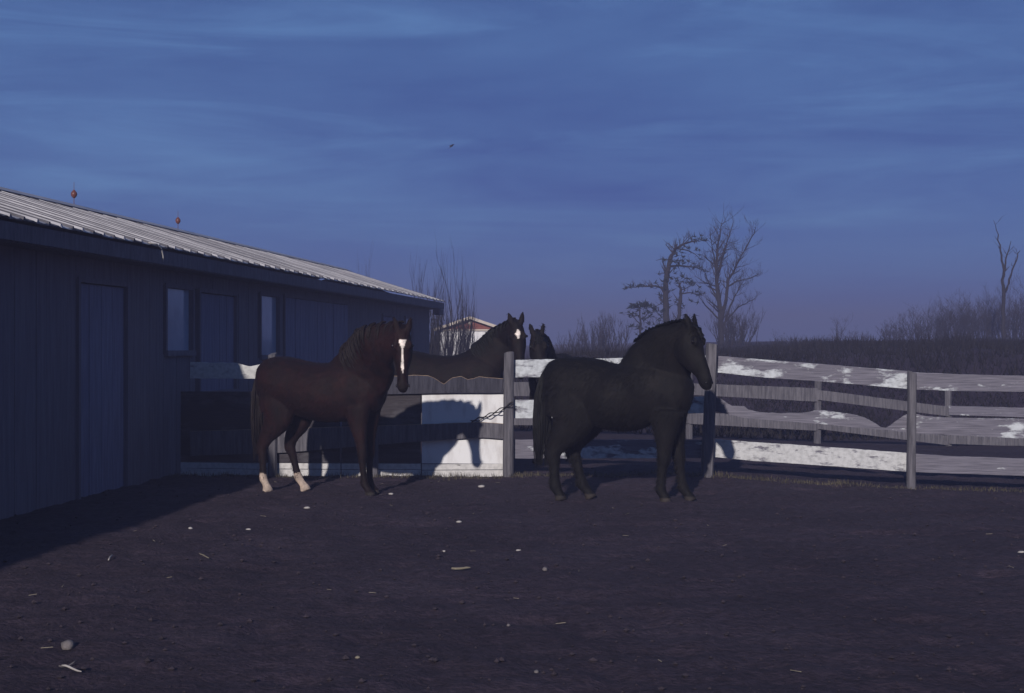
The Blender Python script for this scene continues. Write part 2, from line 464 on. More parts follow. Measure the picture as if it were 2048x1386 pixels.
bpart('ridge_cap', mb, M['roof_metal'])

# lightning rods on the ridge
for k, (px, py, lab) in enumerate(((148, 388, 'lightning rod with a red brown ball on the barn ridge, nearer the eye'), (356, 441, 'lightning rod with a red brown ball on the barn ridge, farther along'))):
    kx = (px - CX) / F; dd = (-BW + RW * BN.x - kx * RW * BN.y) / (kx - BS)
    base = B(dd, RW, RH + 0.08)
    zb = CAMZ - (py - CY) / F * base.y
    t = empty('lightning_rod', base); tag(t, lab, 'lightning rod', 'lightning rods on the barn ridge')
    h = zb - base.z
    mb = MB(); mb.tube([(0, 0, -0.03), (0, 0, h + 0.17)], [0.0055, 0.003], 6); mb.build('rod', M['rust'], t)
    mb = MB()
    rings = [(-0.062, 0.006), (-0.052, 0.022), (-0.028, 0.040), (0.0, 0.046), (0.026, 0.038), (0.05, 0.019), (0.062, 0.006)]
    mb.tube([(0, 0, h + z) for z, _ in rings], [r for _, r in rings], 14); mb.build('ball', M['ball'], t, True)
# loose cable hanging from the eave
mb = MB(); de = (BW - EW) / (BS - (300 - CX) / F)
p0 = B(de, EW, EH + 0.02)
mb.tube([p0, p0 + BN * 0.05 + BU * 0.12 + Vector((0, 0, -0.01)), p0 + BN * 0.06 + BU * 0.24 + Vector((0, 0, -0.05)), p0 + BN * 0.06 + BU * 0.30 + Vector((0, 0, -0.14)), p0 + BN * 0.05 + BU * 0.31 + Vector((0, 0, -0.2))], [0.009] * 5, 6)
o = mb.build('cable', M['cable'], None, True); tag(o, 'short pale cable curling down from the edge of the barn roof', 'cable')

# ------------------------------------------------------------------ fences
def plane_hit(px, py, A, Bp):
    """photo pixel on the upright plane through A and Bp -> (t along A..Bp, height)"""
    dx = (px - CX) / F
    ex, ey = Bp[0] - A[0], Bp[1] - A[1]
    # A.x + t ex = s dx ; A.y + t ey = s
    t = (A[1] * dx - A[0]) / (ex - ey * dx)
    s = A[1] + t * ey
    return t, CAMZ - (py - CY) / F * s

def board(name, A, Bp, top, bot, mat, parent, root, thick=0.028, off=0.0, rough=0.004, seed=0, n=48, edge_mat=None):
    """upright board along A..Bp; top and bot are pixel outlines; off pushes it away from the eye"""
    T = sorted(plane_hit(x, y, A, Bp) for x, y in top); Bt = sorted(plane_hit(x, y, A, Bp) for x, y in bot)
    def ev(L, t):
        if t <= L[0][0]: (a, za), (c, zc) = L[0], L[1]
        elif t >= L[-1][0]: (a, za), (c, zc) = L[-2], L[-1]
        else:
            for q in range(len(L) - 1):
                if L[q][0] <= t <= L[q + 1][0]: (a, za), (c, zc) = L[q], L[q + 1]; break
        return za + (zc - za) * (t - a) / (c - a)
    t0, t1 = min(T[0][0], Bt[0][0]), max(T[-1][0], Bt[-1][0])
    ex, ey = Bp[0] - A[0], Bp[1] - A[1]
    L = math.hypot(ex, ey); nxv, nyv = -ey / L, ex / L
    if nyv < 0: nxv, nyv = -nxv, -nyv
    vs, fs = [], []
    for i in range(n + 1):
        t = t0 + (t1 - t0) * i / n
        x, y = A[0] + ex * t, A[1] + ey * t
        zt = ev(T, t) + rough * noise.noise(Vector((t * 30, seed, 1.0)))
        zb = ev(Bt, t) + rough * 0.6 * noise.noise(Vector((t * 24, seed, 7.0)))
        bow = 0.010 * noise.noise(Vector((t * 2.0, seed, 3.0)))
        o0, o1 = off + bow, off + bow + thick
        bev = min(0.004, thick * 0.2)
        vs += [(x + nxv * o0, y + nyv * o0, zb), (x + nxv * o0, y + nyv * o0, zt - bev), (x + nxv * (o0 + bev), y + nyv * (o0 + bev), zt), (x + nxv * o1, y + nyv * o1, zt - bev), (x + nxv * o1, y + nyv * o1, zb)]
    for i in range(n):
        a, c = i * 5, (i + 1) * 5
        for j in range(5):
            fs.append((a + j, a + (j + 1) % 5, c + (j + 1) % 5, c + j))
    fs.append((0, 1, 2, 3, 4)); fs.append(tuple(n * 5 + j for j in (4, 3, 2, 1, 0)))
    o = mesh_obj(name, vs, fs, mat, parent, False, root)
    if edge_mat:
        o.data.materials.append(edge_mat)
        for p in o.data.polygons:
            if p.normal.z > 0.35: p.material_index = 1
    return o

def post(name, base, top, r, parent, root, mat, seed, square=False, n=10):
    base, top = Vector(base), Vector(top)
    vs, fs = [], []
    rows = 14
    ax = (top - base)
    for j in range(rows + 1):
        c = base + ax * (j / rows)
        for i in range(n):
            a = 2 * math.pi * i / n + 0.3
            rr_ = r * (1.02 - 0.08 * j / rows) * (1 + 0.10 * noise.noise(Vector((math.cos(a) * 1.3, math.sin(a) * 1.3 + seed, j * 0.25))))
            if square: rr_ *= 1.0 / max(abs(math.cos(a)), abs(math.sin(a))) ** 0.8
            zt = 0.02 * math.cos(a + seed) if j == rows else 0
            vs.append((c.x + rr_ * math.cos(a), c.y + rr_ * math.sin(a), c.z + zt))
    for j in range(rows):
        for i in range(n):
            fs.append((j * n + i, j * n + (i + 1) % n, (j + 1) * n + (i + 1) % n, (j + 1) * n + i))
    fs.append(tuple(range(n))[::-1]); fs.append(tuple(rows * n + i for i in range(n)))
    return mesh_obj(name, vs, fs, mat, parent, False, root)

P0 = (at(1016, 955, 17.70).x, 17.70)
P1 = (at(1420, 945, 17.00).x, 17.00)
P2 = (at(1822, 985, 16.20).x, 16.20)
P3 = (at(2228, 985, 15.60).x, 15.60)

# right hand paddock fence
rf_root = Vector((P1[0], P1[1], 0)); rf = empty('board_fence', rf_root)
tag(rf, 'three rail paddock fence with peeling white paint behind the black horse', 'fence')
post('post', (P1[0] - 0.045, P1[1], -0.15), (at(1424, 690, 17.0).x, 17.0, at(0, 690, 17.0).z), 0.072, rf, rf_root, M['wood_grey'], 2.2, True)
post('post', (P2[0], P2[1], -0.15), (at(1824, 744, 16.2).x, 16.2, at(0, 744, 16.2).z), 0.050, rf, rf_root, M['wood_grey'], 3.1, True)
post('post', (P3[0], P3[1], -0.15), (P3[0], P3[1], 1.33), 0.052, rf, rf_root, M['wood_grey'], 4.4, True)
OB = 0.085
rails = [
    (P0, P1, [(1022, 720), (1120, 718), (1243, 716), (1422, 711)], [(1022, 755), (1120, 754), (1422, 745)], M['paint_much']),
    (P0, P1, [(1022, 800), (1120, 800), (1300, 796), (1422, 793)], [(1022, 837), (1200, 836), (1422, 826)], M['paint_much']),
    (P0, P1, [(1022, 880), (1200, 880), (1422, 880)], [(1022, 918), (1200, 918), (1422, 917)], M['paint_some']),
    (P1, P2, [(1420, 711), (1520, 719), (1650, 729), (1822, 743)], [(1420, 744), (1520, 755), (1650, 764), (1822, 779)], M['paint_some']),
    (P1, P2, [(1420, 794), (1438, 797), (1450, 807), (1458, 812), (1484, 813), (1492, 820), (1515, 825), (1560, 827), (1610, 826), (1636, 820), (1660, 824), (1700, 829), (1728, 836), (1748, 847), (1762, 857), (1772, 856), (1790, 843), (1812, 828), (1822, 827)],
             [(1420, 822), (1490, 838), (1560, 843), (1640, 849), (1765, 861), (1822, 866)], M['paint_few']),
    (P1, P2, [(1420, 879), (1500, 885), (1650, 895), (1822, 908)], [(1420, 915), (1500, 923), (1650, 933), (1822, 946)], M['paint_low']),
    (P2, P3, [(1822, 744), (1900, 748), (2048, 752), (2228, 757)], [(1822, 779), (1900, 782), (2048, 784), (2228, 790)], M['paint_few']),
    (P2, P3, [(1822, 826), (1850, 833), (1900, 836), (2048, 838), (2228, 842)], [(1822, 867), (1900, 871), (2048, 878), (2228, 884)], M['paint_some']),
    (P2, P3, [(1822, 908), (1900, 913), (2048, 918), (2228, 925)], [(1822, 945), (1900, 948), (2048, 953), (2228, 960)], M['paint_few']),
]
for i, (a, c, tp, bt, m) in enumerate(rails):
    shift = 0.004 * (i % 3)
    board('rail', a, c, tp, bt, m, rf, rf_root, 0.030, OB + (0.0 if i // 3 != 1 else 0.036), seed=i * 3.7, rough=0.008 if i == 4 else 0.004)

# gate side: rails in front of white sheeting, from the thick post to the barn wall
LB = (-BW + BS * 17.95 + 0.06, 17.95)
gf_root = Vector((P0[0], P0[1], 0)); gfn = empty('board_fence', gf_root)
tag(gfn, 'grey railed fence backed with white sheets, from the thick post to the barn', 'fence')
post('post', (P0[0], P0[1], -0.12), (at(1018, 706, 17.7).x, 17.7, at(0, 706, 17.7).z), 0.068, gfn, gf_root, M['wood_grey'], 1.1, False, 12)
tm = plane_hit(545, 708, P0, LB)
def on_left(t, z): return (P0[0] + (LB[0] - P0[0]) * t, P0[1] + (LB[1] - P0[1]) * t, z)
post('post', on_left(tm[0], -0.12), on_left(tm[0], tm[1]), 0.055, gfn, gf_root, M['wood_grey'], 5.5, True)
tq = plane_hit(748, 715, P0, LB)
post('post', on_left(tq[0], -0.12), on_left(tq[0], 1.36), 0.055, gfn, gf_root, M['wood_grey'], 6.5, True)
board('rail', P0, LB, [(1006, 757), (975, 755), (958, 753), (946, 757), (935, 759), (922, 752), (905, 755), (896, 761), (888, 768), (879, 763), (868, 756), (856, 751), (835, 750), (800, 752), (762, 751)], [(1006, 786), (900, 786), (762, 789)], M['wood_shaded'], gfn, gf_root, 0.045, 0.01, 0.006, 31, 90, M['chewed'])
board('rail', P0, LB, [(1006, 847), (960, 844), (800, 850), (575, 857), (380, 862)], [(1006, 878), (960, 875), (800, 886), (575, 905), (380, 912)], M['wood_grey'], gfn, gf_root, 0.035, 0.01, 0.005, 33, 60, M['chewed'])
board('rail', P0, LB, [(758, 736), (650, 732), (560, 727), (520, 728), (500, 733), (488, 729), (470, 726), (380, 724)], [(758, 768), (560, 758), (470, 757), (380, 757)], M['paint_top'], gfn, gf_root, 0.035, 0.01, 0.012, 35, 80)
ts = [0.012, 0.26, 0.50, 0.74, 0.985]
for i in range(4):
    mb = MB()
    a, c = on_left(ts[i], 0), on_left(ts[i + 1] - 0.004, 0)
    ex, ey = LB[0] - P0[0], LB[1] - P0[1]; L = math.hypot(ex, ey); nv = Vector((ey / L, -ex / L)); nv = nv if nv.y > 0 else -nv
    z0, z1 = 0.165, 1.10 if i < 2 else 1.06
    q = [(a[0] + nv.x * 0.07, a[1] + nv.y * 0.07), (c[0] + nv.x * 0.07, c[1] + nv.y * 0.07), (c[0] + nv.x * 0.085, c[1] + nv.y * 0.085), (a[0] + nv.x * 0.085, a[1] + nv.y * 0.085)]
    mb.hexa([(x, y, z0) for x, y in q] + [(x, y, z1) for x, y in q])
    mb.build('sheet', M['paint_full'] if i == 0 else M['sheet_shaded'], gfn, False, gf_root)
    for z0, z1, o in ((0.088, 0.158, 0.002), (-0.06, 0.080, 0.006)):
        mb = MB(); dz = 0.012 * (i - 1.5)
        q2 = [(x + nv.x * o, y + nv.y * o) for x, y in q]
        mb.hexa([(x, y, z0 + (dz if n_ in (1, 2) else -dz) * 0.3) for n_, (x, y) in enumerate(q2)] + [(x, y, z1 + (dz if n_ in (1, 2) else -dz) * 0.3) for n_, (x, y) in enumerate(q2)])
        mb.build('kick_board', M['paint_kick'], gfn, False, gf_root)

# twisted chain that ties the gate to the thick post
mb = MB()
a, c = at(1026, 806, 17.58), at(940, 844, 17.80)
for ph in (0, math.pi):
    pts = []
    for i in range(40):
        t = i / 39; p = a.lerp(c, t); sag = -0.02 * math.sin(math.pi * t)
        pts.append(p + Vector((0, 0, sag)) + Vector((0.2, 0.6, 0.75)) * 0.014 * math.sin(t * 26 + ph) + Vector((0, 0, 0.012 * math.cos(ph))))
    mb.tube(pts, [0.007] * 40, 5)
o = mb.build('chain', M['chain'], None, True); tag(o, 'twisted dark chain tying the gate to the thick grey post', 'chain')

# second fence across the far side
bf = [(at(849, 0, 27.2).x, 27.2), (at(1112, 0, 26.9).x, 26.9), (at(1378, 0, 26.6).x, 26.6), (at(1634, 0, 26.4).x, 26.4), (at(1896, 0, 26.0).x, 26.0), (at(2160, 0, 25.7).x, 25.7)]
bt_z = [1.15, 1.17, at(0, 742, 26.6).z, at(0, 752, 26.4).z, at(0, 776, 26.0).z, 0.82]
bf_root = Vector((bf[2][0], bf[2][1], gz(*bf[2]))); bfo = empty('board_fence', bf_root)
tag(bfo, 'low grey two rail fence farther off across the next paddock', 'fence')
for i, (p, zt) in enumerate(zip(bf, bt_z)):
    post('post', (p[0], p[1], -0.35), (p[0] + 0.02 * (i % 2), p[1], zt), 0.062, bfo, bf_root, M['wood_grey'], 8 + i, True, 8)
rl = [((849, 764), (1112, 764), (849, 791), (1112, 792)), ((1112, 764), (1378, 765), (1112, 790), (1378, 788)), ((1378, 766), (1634, 776), (1378, 789), (1634, 803)),
      ((1634, 779), (1896, 813), (1634, 799), (1896, 832)), ((1896, 811), (2160, 818), (1896, 829), (2160, 838))]
for i, (a, b_, c, d_) in enumerate(rl):
    board('rail', bf[i], bf[i + 1], [a, b_], [c, d_], M['paint_few'] if i == 4 else M['wood_grey'], bfo, bf_root, 0.03, -0.09, 0.008, 50 + i, 24)
    low = 58
    board('rail', bf[i], bf[i + 1], [(a[0], a[1] + low), (b_[0], b_[1] + low)], [(c[0], c[1] + low), (d_[0], d_[1] + low)], M['wood_grey'], bfo, bf_root, 0.03, -0.09, 0.008, 60 + i, 24)

# ------------------------------------------------------------------ white shed far behind
SD = 56.0
sx = at(940, 0, SD).x; hw = 70 / F * SD; zp = at(0, 637, SD).z; ze = at(0, 660, SD).z
s_base = gz_base(sx, SD) - 0.3
shed = empty('shed', (sx, SD, s_base)); tag(shed, 'small white shed with brown gable beyond the end of the barn', 'shed')
sl = Vector((sx, SD, s_base))
mb = MB(); mb.box(sx - hw * 0.86, sx + hw * 0.80, SD, SD + 6, s_base, ze - 0.02); mb.build('wall', M['shed_wall'], shed, False, sl)
for i in range(9):
    w0 = sx - hw * 0.86 + (hw * 1.66) * i / 9
    mb = MB(); mb.box(w0 + 0.012, w0 + hw * 1.66 / 9 - 0.012, SD - 0.02, SD - 0.002, s_base, ze - 0.05); mb.build('board', M['shed_wall'], shed, False, sl)
mb = MB(); vs = [(sx - hw * 0.97, SD - 0.05, ze), (sx + hw * 0.97, SD - 0.05, ze), (sx, SD - 0.05, zp - 0.04), (sx - hw * 0.97, SD + 6, ze), (sx + hw * 0.97, SD + 6, ze), (sx, SD + 6, zp - 0.04)]
mb.add(vs, [(0, 1, 2), (5, 4, 3), (0, 3, 4, 1), (1, 4, 5, 2), (2, 5, 3, 0)]); mb.build('gable', M['shed_gable'], shed, False, sl)
for s in (-1, 1):
    mb = MB(); q = [(sx, zp), (sx + s * hw * 1.03, ze - 0.035), (sx + s * hw * 1.03, ze + 0.045), (sx, zp + 0.08)]
    vs = [(x, SD - 0.25, z) for x, z in q] + [(x, SD + 6.2, z) for x, z in q]
    mb.add(vs, [(0, 1, 2, 3), (7, 6, 5, 4), (0, 4, 5, 1), (1, 5, 6, 2), (2, 6, 7, 3), (3, 7, 4, 0)]); mb.build('roof', M['shed_roof'], shed, False, sl)
    mb = MB(); vs = [(x, SD - 0.30, z) for x, z in [(sx, zp - 0.03), (sx + s * hw * 1.04, ze - 0.06), (sx + s * hw * 1.04, ze + 0.05), (sx, zp + 0.085)]]
    vs += [(x, y + 0.04, z) for x, y, z in vs]
    mb.add(vs, [(0, 1, 2, 3), (7, 6, 5, 4), (0, 4, 5, 1), (1, 5, 6, 2), (2, 6, 7, 3), (3, 7, 4, 0)]); mb.build('rake_board', M['shed_trim'], shed, False, sl)
mb = MB(); mb.box(sx - hw * 0.95, sx + hw * 0.95, SD - 0.10, SD - 0.055, ze - 0.03, ze + 0.03); mb.build('trim', M['shed_trim'], shed, False, sl)
mb = MB(); mb.box(sx - 0.07, sx + 0.07, SD - 0.085, SD - 0.055, ze + 0.22, ze + 0.36); mb.build('vent', M['shed_trim'], shed, False, sl)

# ------------------------------------------------------------------ trees and brush
def grow(mb_t, mb_c, p, dirv, length, r, depth, rng, up=0.25, spread=0.6, seg=4, twig_from=2, nb=(2, 4), kink=0.16):
    pts, rad = [p.copy()], [r]
    dcur = dirv.normalized()
    for i in range(seg):
        dcur = (dcur + Vector((rng.gauss(0, kink), rng.gauss(0, kink), rng.gauss(0, kink * 0.6) + up * 0.2))).normalized()
        pts.append(pts[-1] + dcur * (length / seg)); rad.append(r * (1 - 0.75 * (i + 1) / seg))
    (mb_c if depth <= twig_from else mb_t).tube(pts, rad, 5 if depth > twig_from else 3, depth > twig_from)
    if depth == 0: return
    for _ in range(rng.randint(*nb)):
        k = rng.uniform(0.25, 1.0) * seg
        i = min(int(k), seg - 1); q = pts[i].lerp(pts[i + 1], k - i)
        side = Vector((rng.gauss(0, 1), rng.gauss(0, 1), rng.gauss(0, 0.5))).normalized()
        dn = (dcur + side * spread + Vector((0, 0, up))).normalized()
        grow(mb_t, mb_c, q, dn, length * rng.uniform(0.42, 0.68), max(rad[min(i, seg)] * 0.55, 0.004), depth - 1, rng, up, spread, seg, twig_from, nb, kink)

def tree_obj(name, label, cat, px, d, limbs, seed, group=None, trunk_mat='bark', crown_mat='twig', **kw):
    """limbs: list of pixel polylines (x, y, optional depth offset) with start radius; twigs grow from them"""
    rng = random.Random(seed)
    base = at(px, 0, d); base.z = gz(base.x, d) - 0.1
    t = empty(name, base); tag(t, label, cat, group)
    mt, mc = MB(), MB()
    for (poly, r0, r1, ntw, tl, dep) in limbs:
        pts = [at(q[0], q[1], d + (q[2] if len(q) > 2 else 0)) for q in poly]
        # finer polyline with wobble
        fine = []
        for i in range(len(pts) - 1):
            for j in range(4):
                w = pts[i].lerp(pts[i + 1], j / 4); w = w + Vector((rng.gauss(0, 0.02), rng.gauss(0, 0.05), 0)) if (i or j) else w
                fine.append(w)
        fine.append(pts[-1])
        m = len(fine)
        mt.tube(fine, [r0 + (r1 - r0) * i / (m - 1) for i in range(m)], 7)
        for _ in range(ntw):
            k = rng.uniform(0.22, 1.0) * (m - 1); i = min(int(k), m - 2)
            q = fine[i].lerp(fine[i + 1], k - i); tn = (fine[i + 1] - fine[i]).normalized()
            side = Vector((rng.gauss(0, 1), rng.gauss(0, 1), rng.gauss(0.2, 0.6))).normalized()
            grow(mt, mc, q, tn * kw.get('follow', 0.7) + side * 0.8, tl * 0.66 * rng.uniform(0.5, 1.1), (r0 + (r1 - r0) * i / m) * 0.45, dep, rng, kw.get('up', 0.3), kw.get('spread', 0.6))
    mt.build('trunk', M[trunk_mat], t, True, base)
    if mc.v: mc.build('crown', M[crown_mat], t, False, base)
    return t, base, rng

# tall bare tree with a vase shaped crown
tree_obj('bare_tree', 'tall bare tree with limbs fanning upward, right of the bent evergreen', 'tree', 1442, 72, [
    ([(1442, 705), (1441, 640), (1434, 560), (1434, 500), (1443, 446, 1)], 0.17, 0.015, 44, 1.5, 2),
    ([(1434, 560), (1428, 510), (1420, 470, -1)], 0.06, 0.01, 20, 1.1, 2),
    ([(1437, 545), (1450, 500), (1466, 446, 1.5)], 0.07, 0.01, 24, 1.2, 2),
    ([(1441, 650), (1452, 600), (1456, 560), (1466, 545, 1), (1484, 510), (1506, 470, 2), (1512, 455)], 0.10, 0.012, 38, 1.3, 2),
    ([(1457, 572), (1475, 562), (1500, 556), (1526, 545, -2)], 0.05, 0.008, 20, 1.0, 2),
    ([(1448, 650), (1466, 600), (1476, 580), (1488, 560, 1)], 0.06, 0.01, 18, 1.1, 2),
    ([(1446, 650), (1475, 615), (1510, 597, -1)], 0.05, 0.008, 18, 1.0, 2),
    ([(1436, 600), (1415, 560), (1402, 530, -1.5)], 0.05, 0.008, 18, 1.0, 2),
    ([(1438, 575), (1412, 566), (1390, 552, 1)], 0.04, 0.008, 16, 0.9, 2),
    ([(1440, 640), (1410, 610), (1396, 590)], 0.05, 0.008, 8, 0.9, 2),
], 5, 'trees on the skyline behind the paddock')

# evergreen bent over by the wind, with flat tufted limbs
def tufts(mb, pts, rng, n, rad, droop=0.0, size=0.25):
    for _ in range(n):
        k = rng.uniform(0, len(pts) - 1.001); i = int(k); c = pts[i].lerp(pts[i + 1], k - i)
        c = c + Vector((rng.gauss(0, rad), rng.gauss(0, rad * 1.3), rng.gauss(0, rad * 0.42) - droop))
        for _b in range(7):
            dv = Vector((rng.gauss(0, 1), rng.gauss(0, 1), rng.gauss(0.25, 0.6))).normalized() * size * rng.uniform(0.5, 1.2)
            sd = dv.cross(Vector((rng.gauss(0, 1), rng.gauss(0, 1), rng.gauss(0, 1)))).normalized() * size * 0.12
            mb.add([c - sd, c + sd, c + dv], [(0, 1, 2)])
ED = 70
t, base, rng = tree_obj('evergreen_tree', 'wind bent dark evergreen with its top leaning right on the skyline', 'tree', 1336, ED, [
    ([(1336, 705), (1333, 640), (1331, 590), (1335, 545), (1341, 515), (1352, 497), (1368, 488), (1386, 482)], 0.19, 0.03, 34, 0.9, 2),
    ([(1362, 700), (1357, 640), (1361, 590), (1360, 565)], 0.13, 0.05, 16, 0.8, 2),
    ([(1331, 578), (1310, 572), (1285, 573), (1256, 575)], 0.06, 0.012, 18, 0.6, 2),
    ([(1338, 533), (1360, 531), (1385, 534), (1412, 541)], 0.06, 0.012, 18, 0.6, 2),
    ([(1361, 588), (1380, 585), (1400, 590)], 0.04, 0.012, 4, 0.4, 1),
    ([(1352, 497), (1372, 500), (1392, 508), (1400, 520)], 0.04, 0.01, 5, 0.4, 1),
    ([(1334, 600), (1322, 607), (1312, 612)], 0.03, 0.01, 3, 0.4, 1),
    ([(1338, 520), (1322, 518), (1312, 521)], 0.02, 0.01, 3, 0.4, 1),
    ([(1334, 548), (1324, 546), (1316, 549)], 0.02, 0.01, 3, 0.4, 1),
], 9, 'trees on the skyline behind the paddock')
mbt = MB()
for poly, n, rd, dr in (([(1360, 495), (1375, 486), (1395, 478), (1405, 484)], 42, 0.16, 0), ([(1365, 492), (1385, 500), (1398, 515)], 26, 0.14, 0.05), ([(1345, 514), (1352, 500)], 14, 0.12, 0),
                       ([(1256, 575), (1285, 572), (1325, 574)], 46, 0.10, 0), ([(1318, 570), (1333, 560)], 18, 0.14, 0), ([(1345, 531), (1370, 528), (1390, 534)], 40, 0.15, -0.05), ([(1385, 536), (1412, 541)], 16, 0.12, 0),
                       ([(1340, 552), (1362, 556), (1380, 560)], 44, 0.24, 0), ([(1345, 520), (1362, 518)], 26, 0.2, 0), ([(1365, 565), (1385, 572)], 36, 0.22, 0), ([(1365, 588), (1398, 588)], 30, 0.15, 0),
                       ([(1345, 605), (1380, 612)], 40, 0.28, 0), ([(1312, 612), (1330, 604)], 16, 0.12, 0), ([(1340, 640), (1375, 650)], 50, 0.3, 0), ([(1312, 521), (1328, 519)], 9, 0.09, 0), ([(1316, 549), (1330, 547)], 9, 0.09, 0), ([(1325, 585), (1340, 600)], 20, 0.16, 0)):
    tufts(mbt, [at(x, y, ED) for x, y in poly], rng, int(n * 0.32), rd * 1.4, dr)
o = mbt.build('foliage', M['needle'], t, False, base)

t, base, rng = tree_obj('evergreen_tree', 'small flat topped evergreen left of the bent one', 'tree', 1284, 68, [
    ([(1284, 705), (1282, 650), (1278, 615)], 0.07, 0.03, 5, 0.5, 1),
    ([(1280, 640), (1300, 625), (1318, 622)], 0.03, 0.01, 4, 0.5, 1), ([(1281, 650), (1265, 632), (1254, 628)], 0.03, 0.01, 4, 0.5, 1)], 19, 'trees on the skyline behind the paddock')
mbt = MB()
for poly, n, rd in (([(1262, 612), (1300, 610)], 90, 0.17), ([(1254, 628), (1268, 632)], 20, 0.15), ([(1300, 622), (1322, 624)], 26, 0.15), ([(1265, 655), (1305, 652)], 34, 0.26), ([(1290, 635), (1312, 640)], 20, 0.2)):
    tufts(mbt, [at(x, y, 68) for x, y in poly], rng, int(n * 0.55), rd * 1.2)
mbt.build('foliage', M['needle'], t, False, base)

def shrub(name, label, cat, px, d, top, width, nst, seed, group, up=0.5, depth=2, r=0.03, base_y=None, crown='twig', spread=0.5, nb=(3, 5)):
    """many stemmed bare shrub: each stem a limb, twigs as crown"""
    rng = random.Random(seed)
    base = at(px, 0, d); base.z = gz(base.x, d) - 0.1
    t = empty(name, base); tag(t, label, cat, group)
    mt, mc = MB(), MB()
    ztop = at(0, top, d).z
    for _ in range(nst):
        tx = at(px + rng.gauss(0, 0.62) * width, 0, d).x
        b0 = base + Vector((rng.gauss(0, 0.14) + (tx - base.x) * 0.6, rng.gauss(0, 0.4), 0))
        h = (ztop - base.z) * rng.uniform(0.30, 0.74)
        dirv = Vector(((tx - b0.x) * 0.8, rng.gauss(0, 0.3), h))
        grow(mt, mc, b0, dirv, dirv.length * 0.92, r * rng.uniform(0.6, 1.1), depth, rng, up, spread, 5, depth - 1, nb, 0.10)
    mt.build('stem', M['bark'], t, True, base)
    mc.build('crown', M[crown], t, False, base)
    return t

GS = 'bare shrubs along the skyline'
shrub('bare_shrub', 'dense bare shrub left of the flat topped evergreen', 'shrub', 1205, 70, 636, 48, 60, 21, GS, 0.4, 3, nb=(3, 4))
shrub('bare_shrub', 'low bare shrub just right of the two horses looking over the fence', 'shrub', 1145, 68, 664, 34, 34, 22, GS, 0.35, 3, nb=(2, 4))
shrub('bare_shrub', 'bushy bare shrub at the foot of the tall bare tree', 'shrub', 1466, 68, 622, 42, 60, 23, GS, 0.4, 3, nb=(3, 4))
shrub('bare_shrub', 'bare shrub under the bent evergreen', 'shrub', 1345, 66, 640, 52, 50, 24, GS, 0.4, 3, nb=(3, 4))
shrub('willow_shrub', 'clump of tall upright bare shoots rising behind the barn end', 'shrub', 872, 48, 508, 40, 34, 25, 'bare shoots behind the barn', 0.9, 2, 0.055, spread=0.28, nb=(3, 5), crown='brush')
shrub('willow_shrub', 'thin bare shoots in front of the white shed', 'shrub', 925, 49, 545, 24, 16, 26, 'bare shoots behind the barn', 0.9, 2, 0.045, spread=0.3, nb=(3, 5), crown='brush')
shrub('willow_shrub', 'tangled dark brush at the foot of the barn end', 'shrub', 905, 46, 636, 44, 34, 27, 'bare shoots behind the barn', 0.3, 3, 0.02, crown='brush', nb=(3, 4))
shrub('willow_shrub', 'faint bare tuft showing above the barn roof', 'shrub', 752, 70, 515, 22, 18, 28, 'bare shoots behind the barn', 0.8, 2, 0.03, spread=0.3)
tree_obj('bare_tree', 'slim forked bare tree at the right edge of the skyline', 'tree', 2008, 66, [
    ([(2008, 690), (2007, 620), (2008, 560), (2006, 520), (1996, 480), (1987, 440)], 0.11, 0.008, 5, 0.8, 1),
    ([(2008, 545), (2014, 510), (2022, 482)], 0.05, 0.012, 4, 0.6, 1),
    ([(2010, 585), (2022, 550), (2036, 510), (2040, 500)], 0.06, 0.012, 5, 0.6, 1)], 31, 'trees on the skyline behind the paddock')
for k, (px, d, top, w, n, lab) in enumerate((
        (1870, 74, 603, 54, 56, 'spreading bare shrub left of the slim forked tree'), (1952, 72, 582, 46, 54, 'taller dense bare shrub close beside the slim forked tree'),
        (2036, 72, 562, 42, 54, 'tall bare shrub at the right edge behind the slim forked tree'), (1783, 76, 642, 30, 34, 'small round bare shrub alone on the right hand skyline'),
        (1680, 96, 628, 9, 9, 'single thin wispy shrub on the low skyline'), (1610, 98, 676, 60, 30, 'very low brush on the skyline right of the tall bare tree'),
        (1828, 76, 632, 26, 26, 'low fuzzy bare shrub between the small round one and the spreading one'), (1912, 74, 596, 34, 34, 'bare shrub filling in between the spreading one and the taller dense one'),
        (1992, 73, 590, 34, 36, 'bare shrub around the foot of the slim forked tree'), (1720, 96, 664, 34, 20, 'low bare shrub between the wispy one and the small round one'),
        (2110, 72, 585, 55, 36, 'bare shrub cut by the right edge of the view'))):
    shrub('bare_shrub', lab, 'shrub', px, d, top, w, n, 40 + k, GS, 0.22, 3, nb=(3, 4), spread=0.8)

# brush and dead grass of the field behind the fence, one mass
rng = random.Random(77)
mb = MB()
for _ in range(9000):
    y = 27.5 + 34 * rng.random() ** 1.2
    x = rng.uniform(-0.05, 0.42) * y + rng.gauss(0, 1)
    z = gz_base(x, y) + 0.02
    h = rng.uniform(0.08, 0.26) * (1 + 2.2 * max(0.0, noise.noise(Vector((x * 0.5, y * 0.3, 2)))))
    for _b in range(3):
        a = rng.uniform(0, 6.28); l = Vector((math.cos(a) * h * 0.6, math.sin(a) * h * 0.6, h)); sd = Vector((-math.sin(a), math.cos(a), 0)) * 0.02
        c = Vector((x + rng.gauss(0, 0.15), y + rng.gauss(0, 0.15), z - 0.03))
        mb.add([c - sd, c + sd, c + l], [(0, 1, 2)])
o = mb.build('field_brush', M['brush'], None); tag(o, 'dark dead brush covering the field behind the fence', 'brush', kind='stuff')

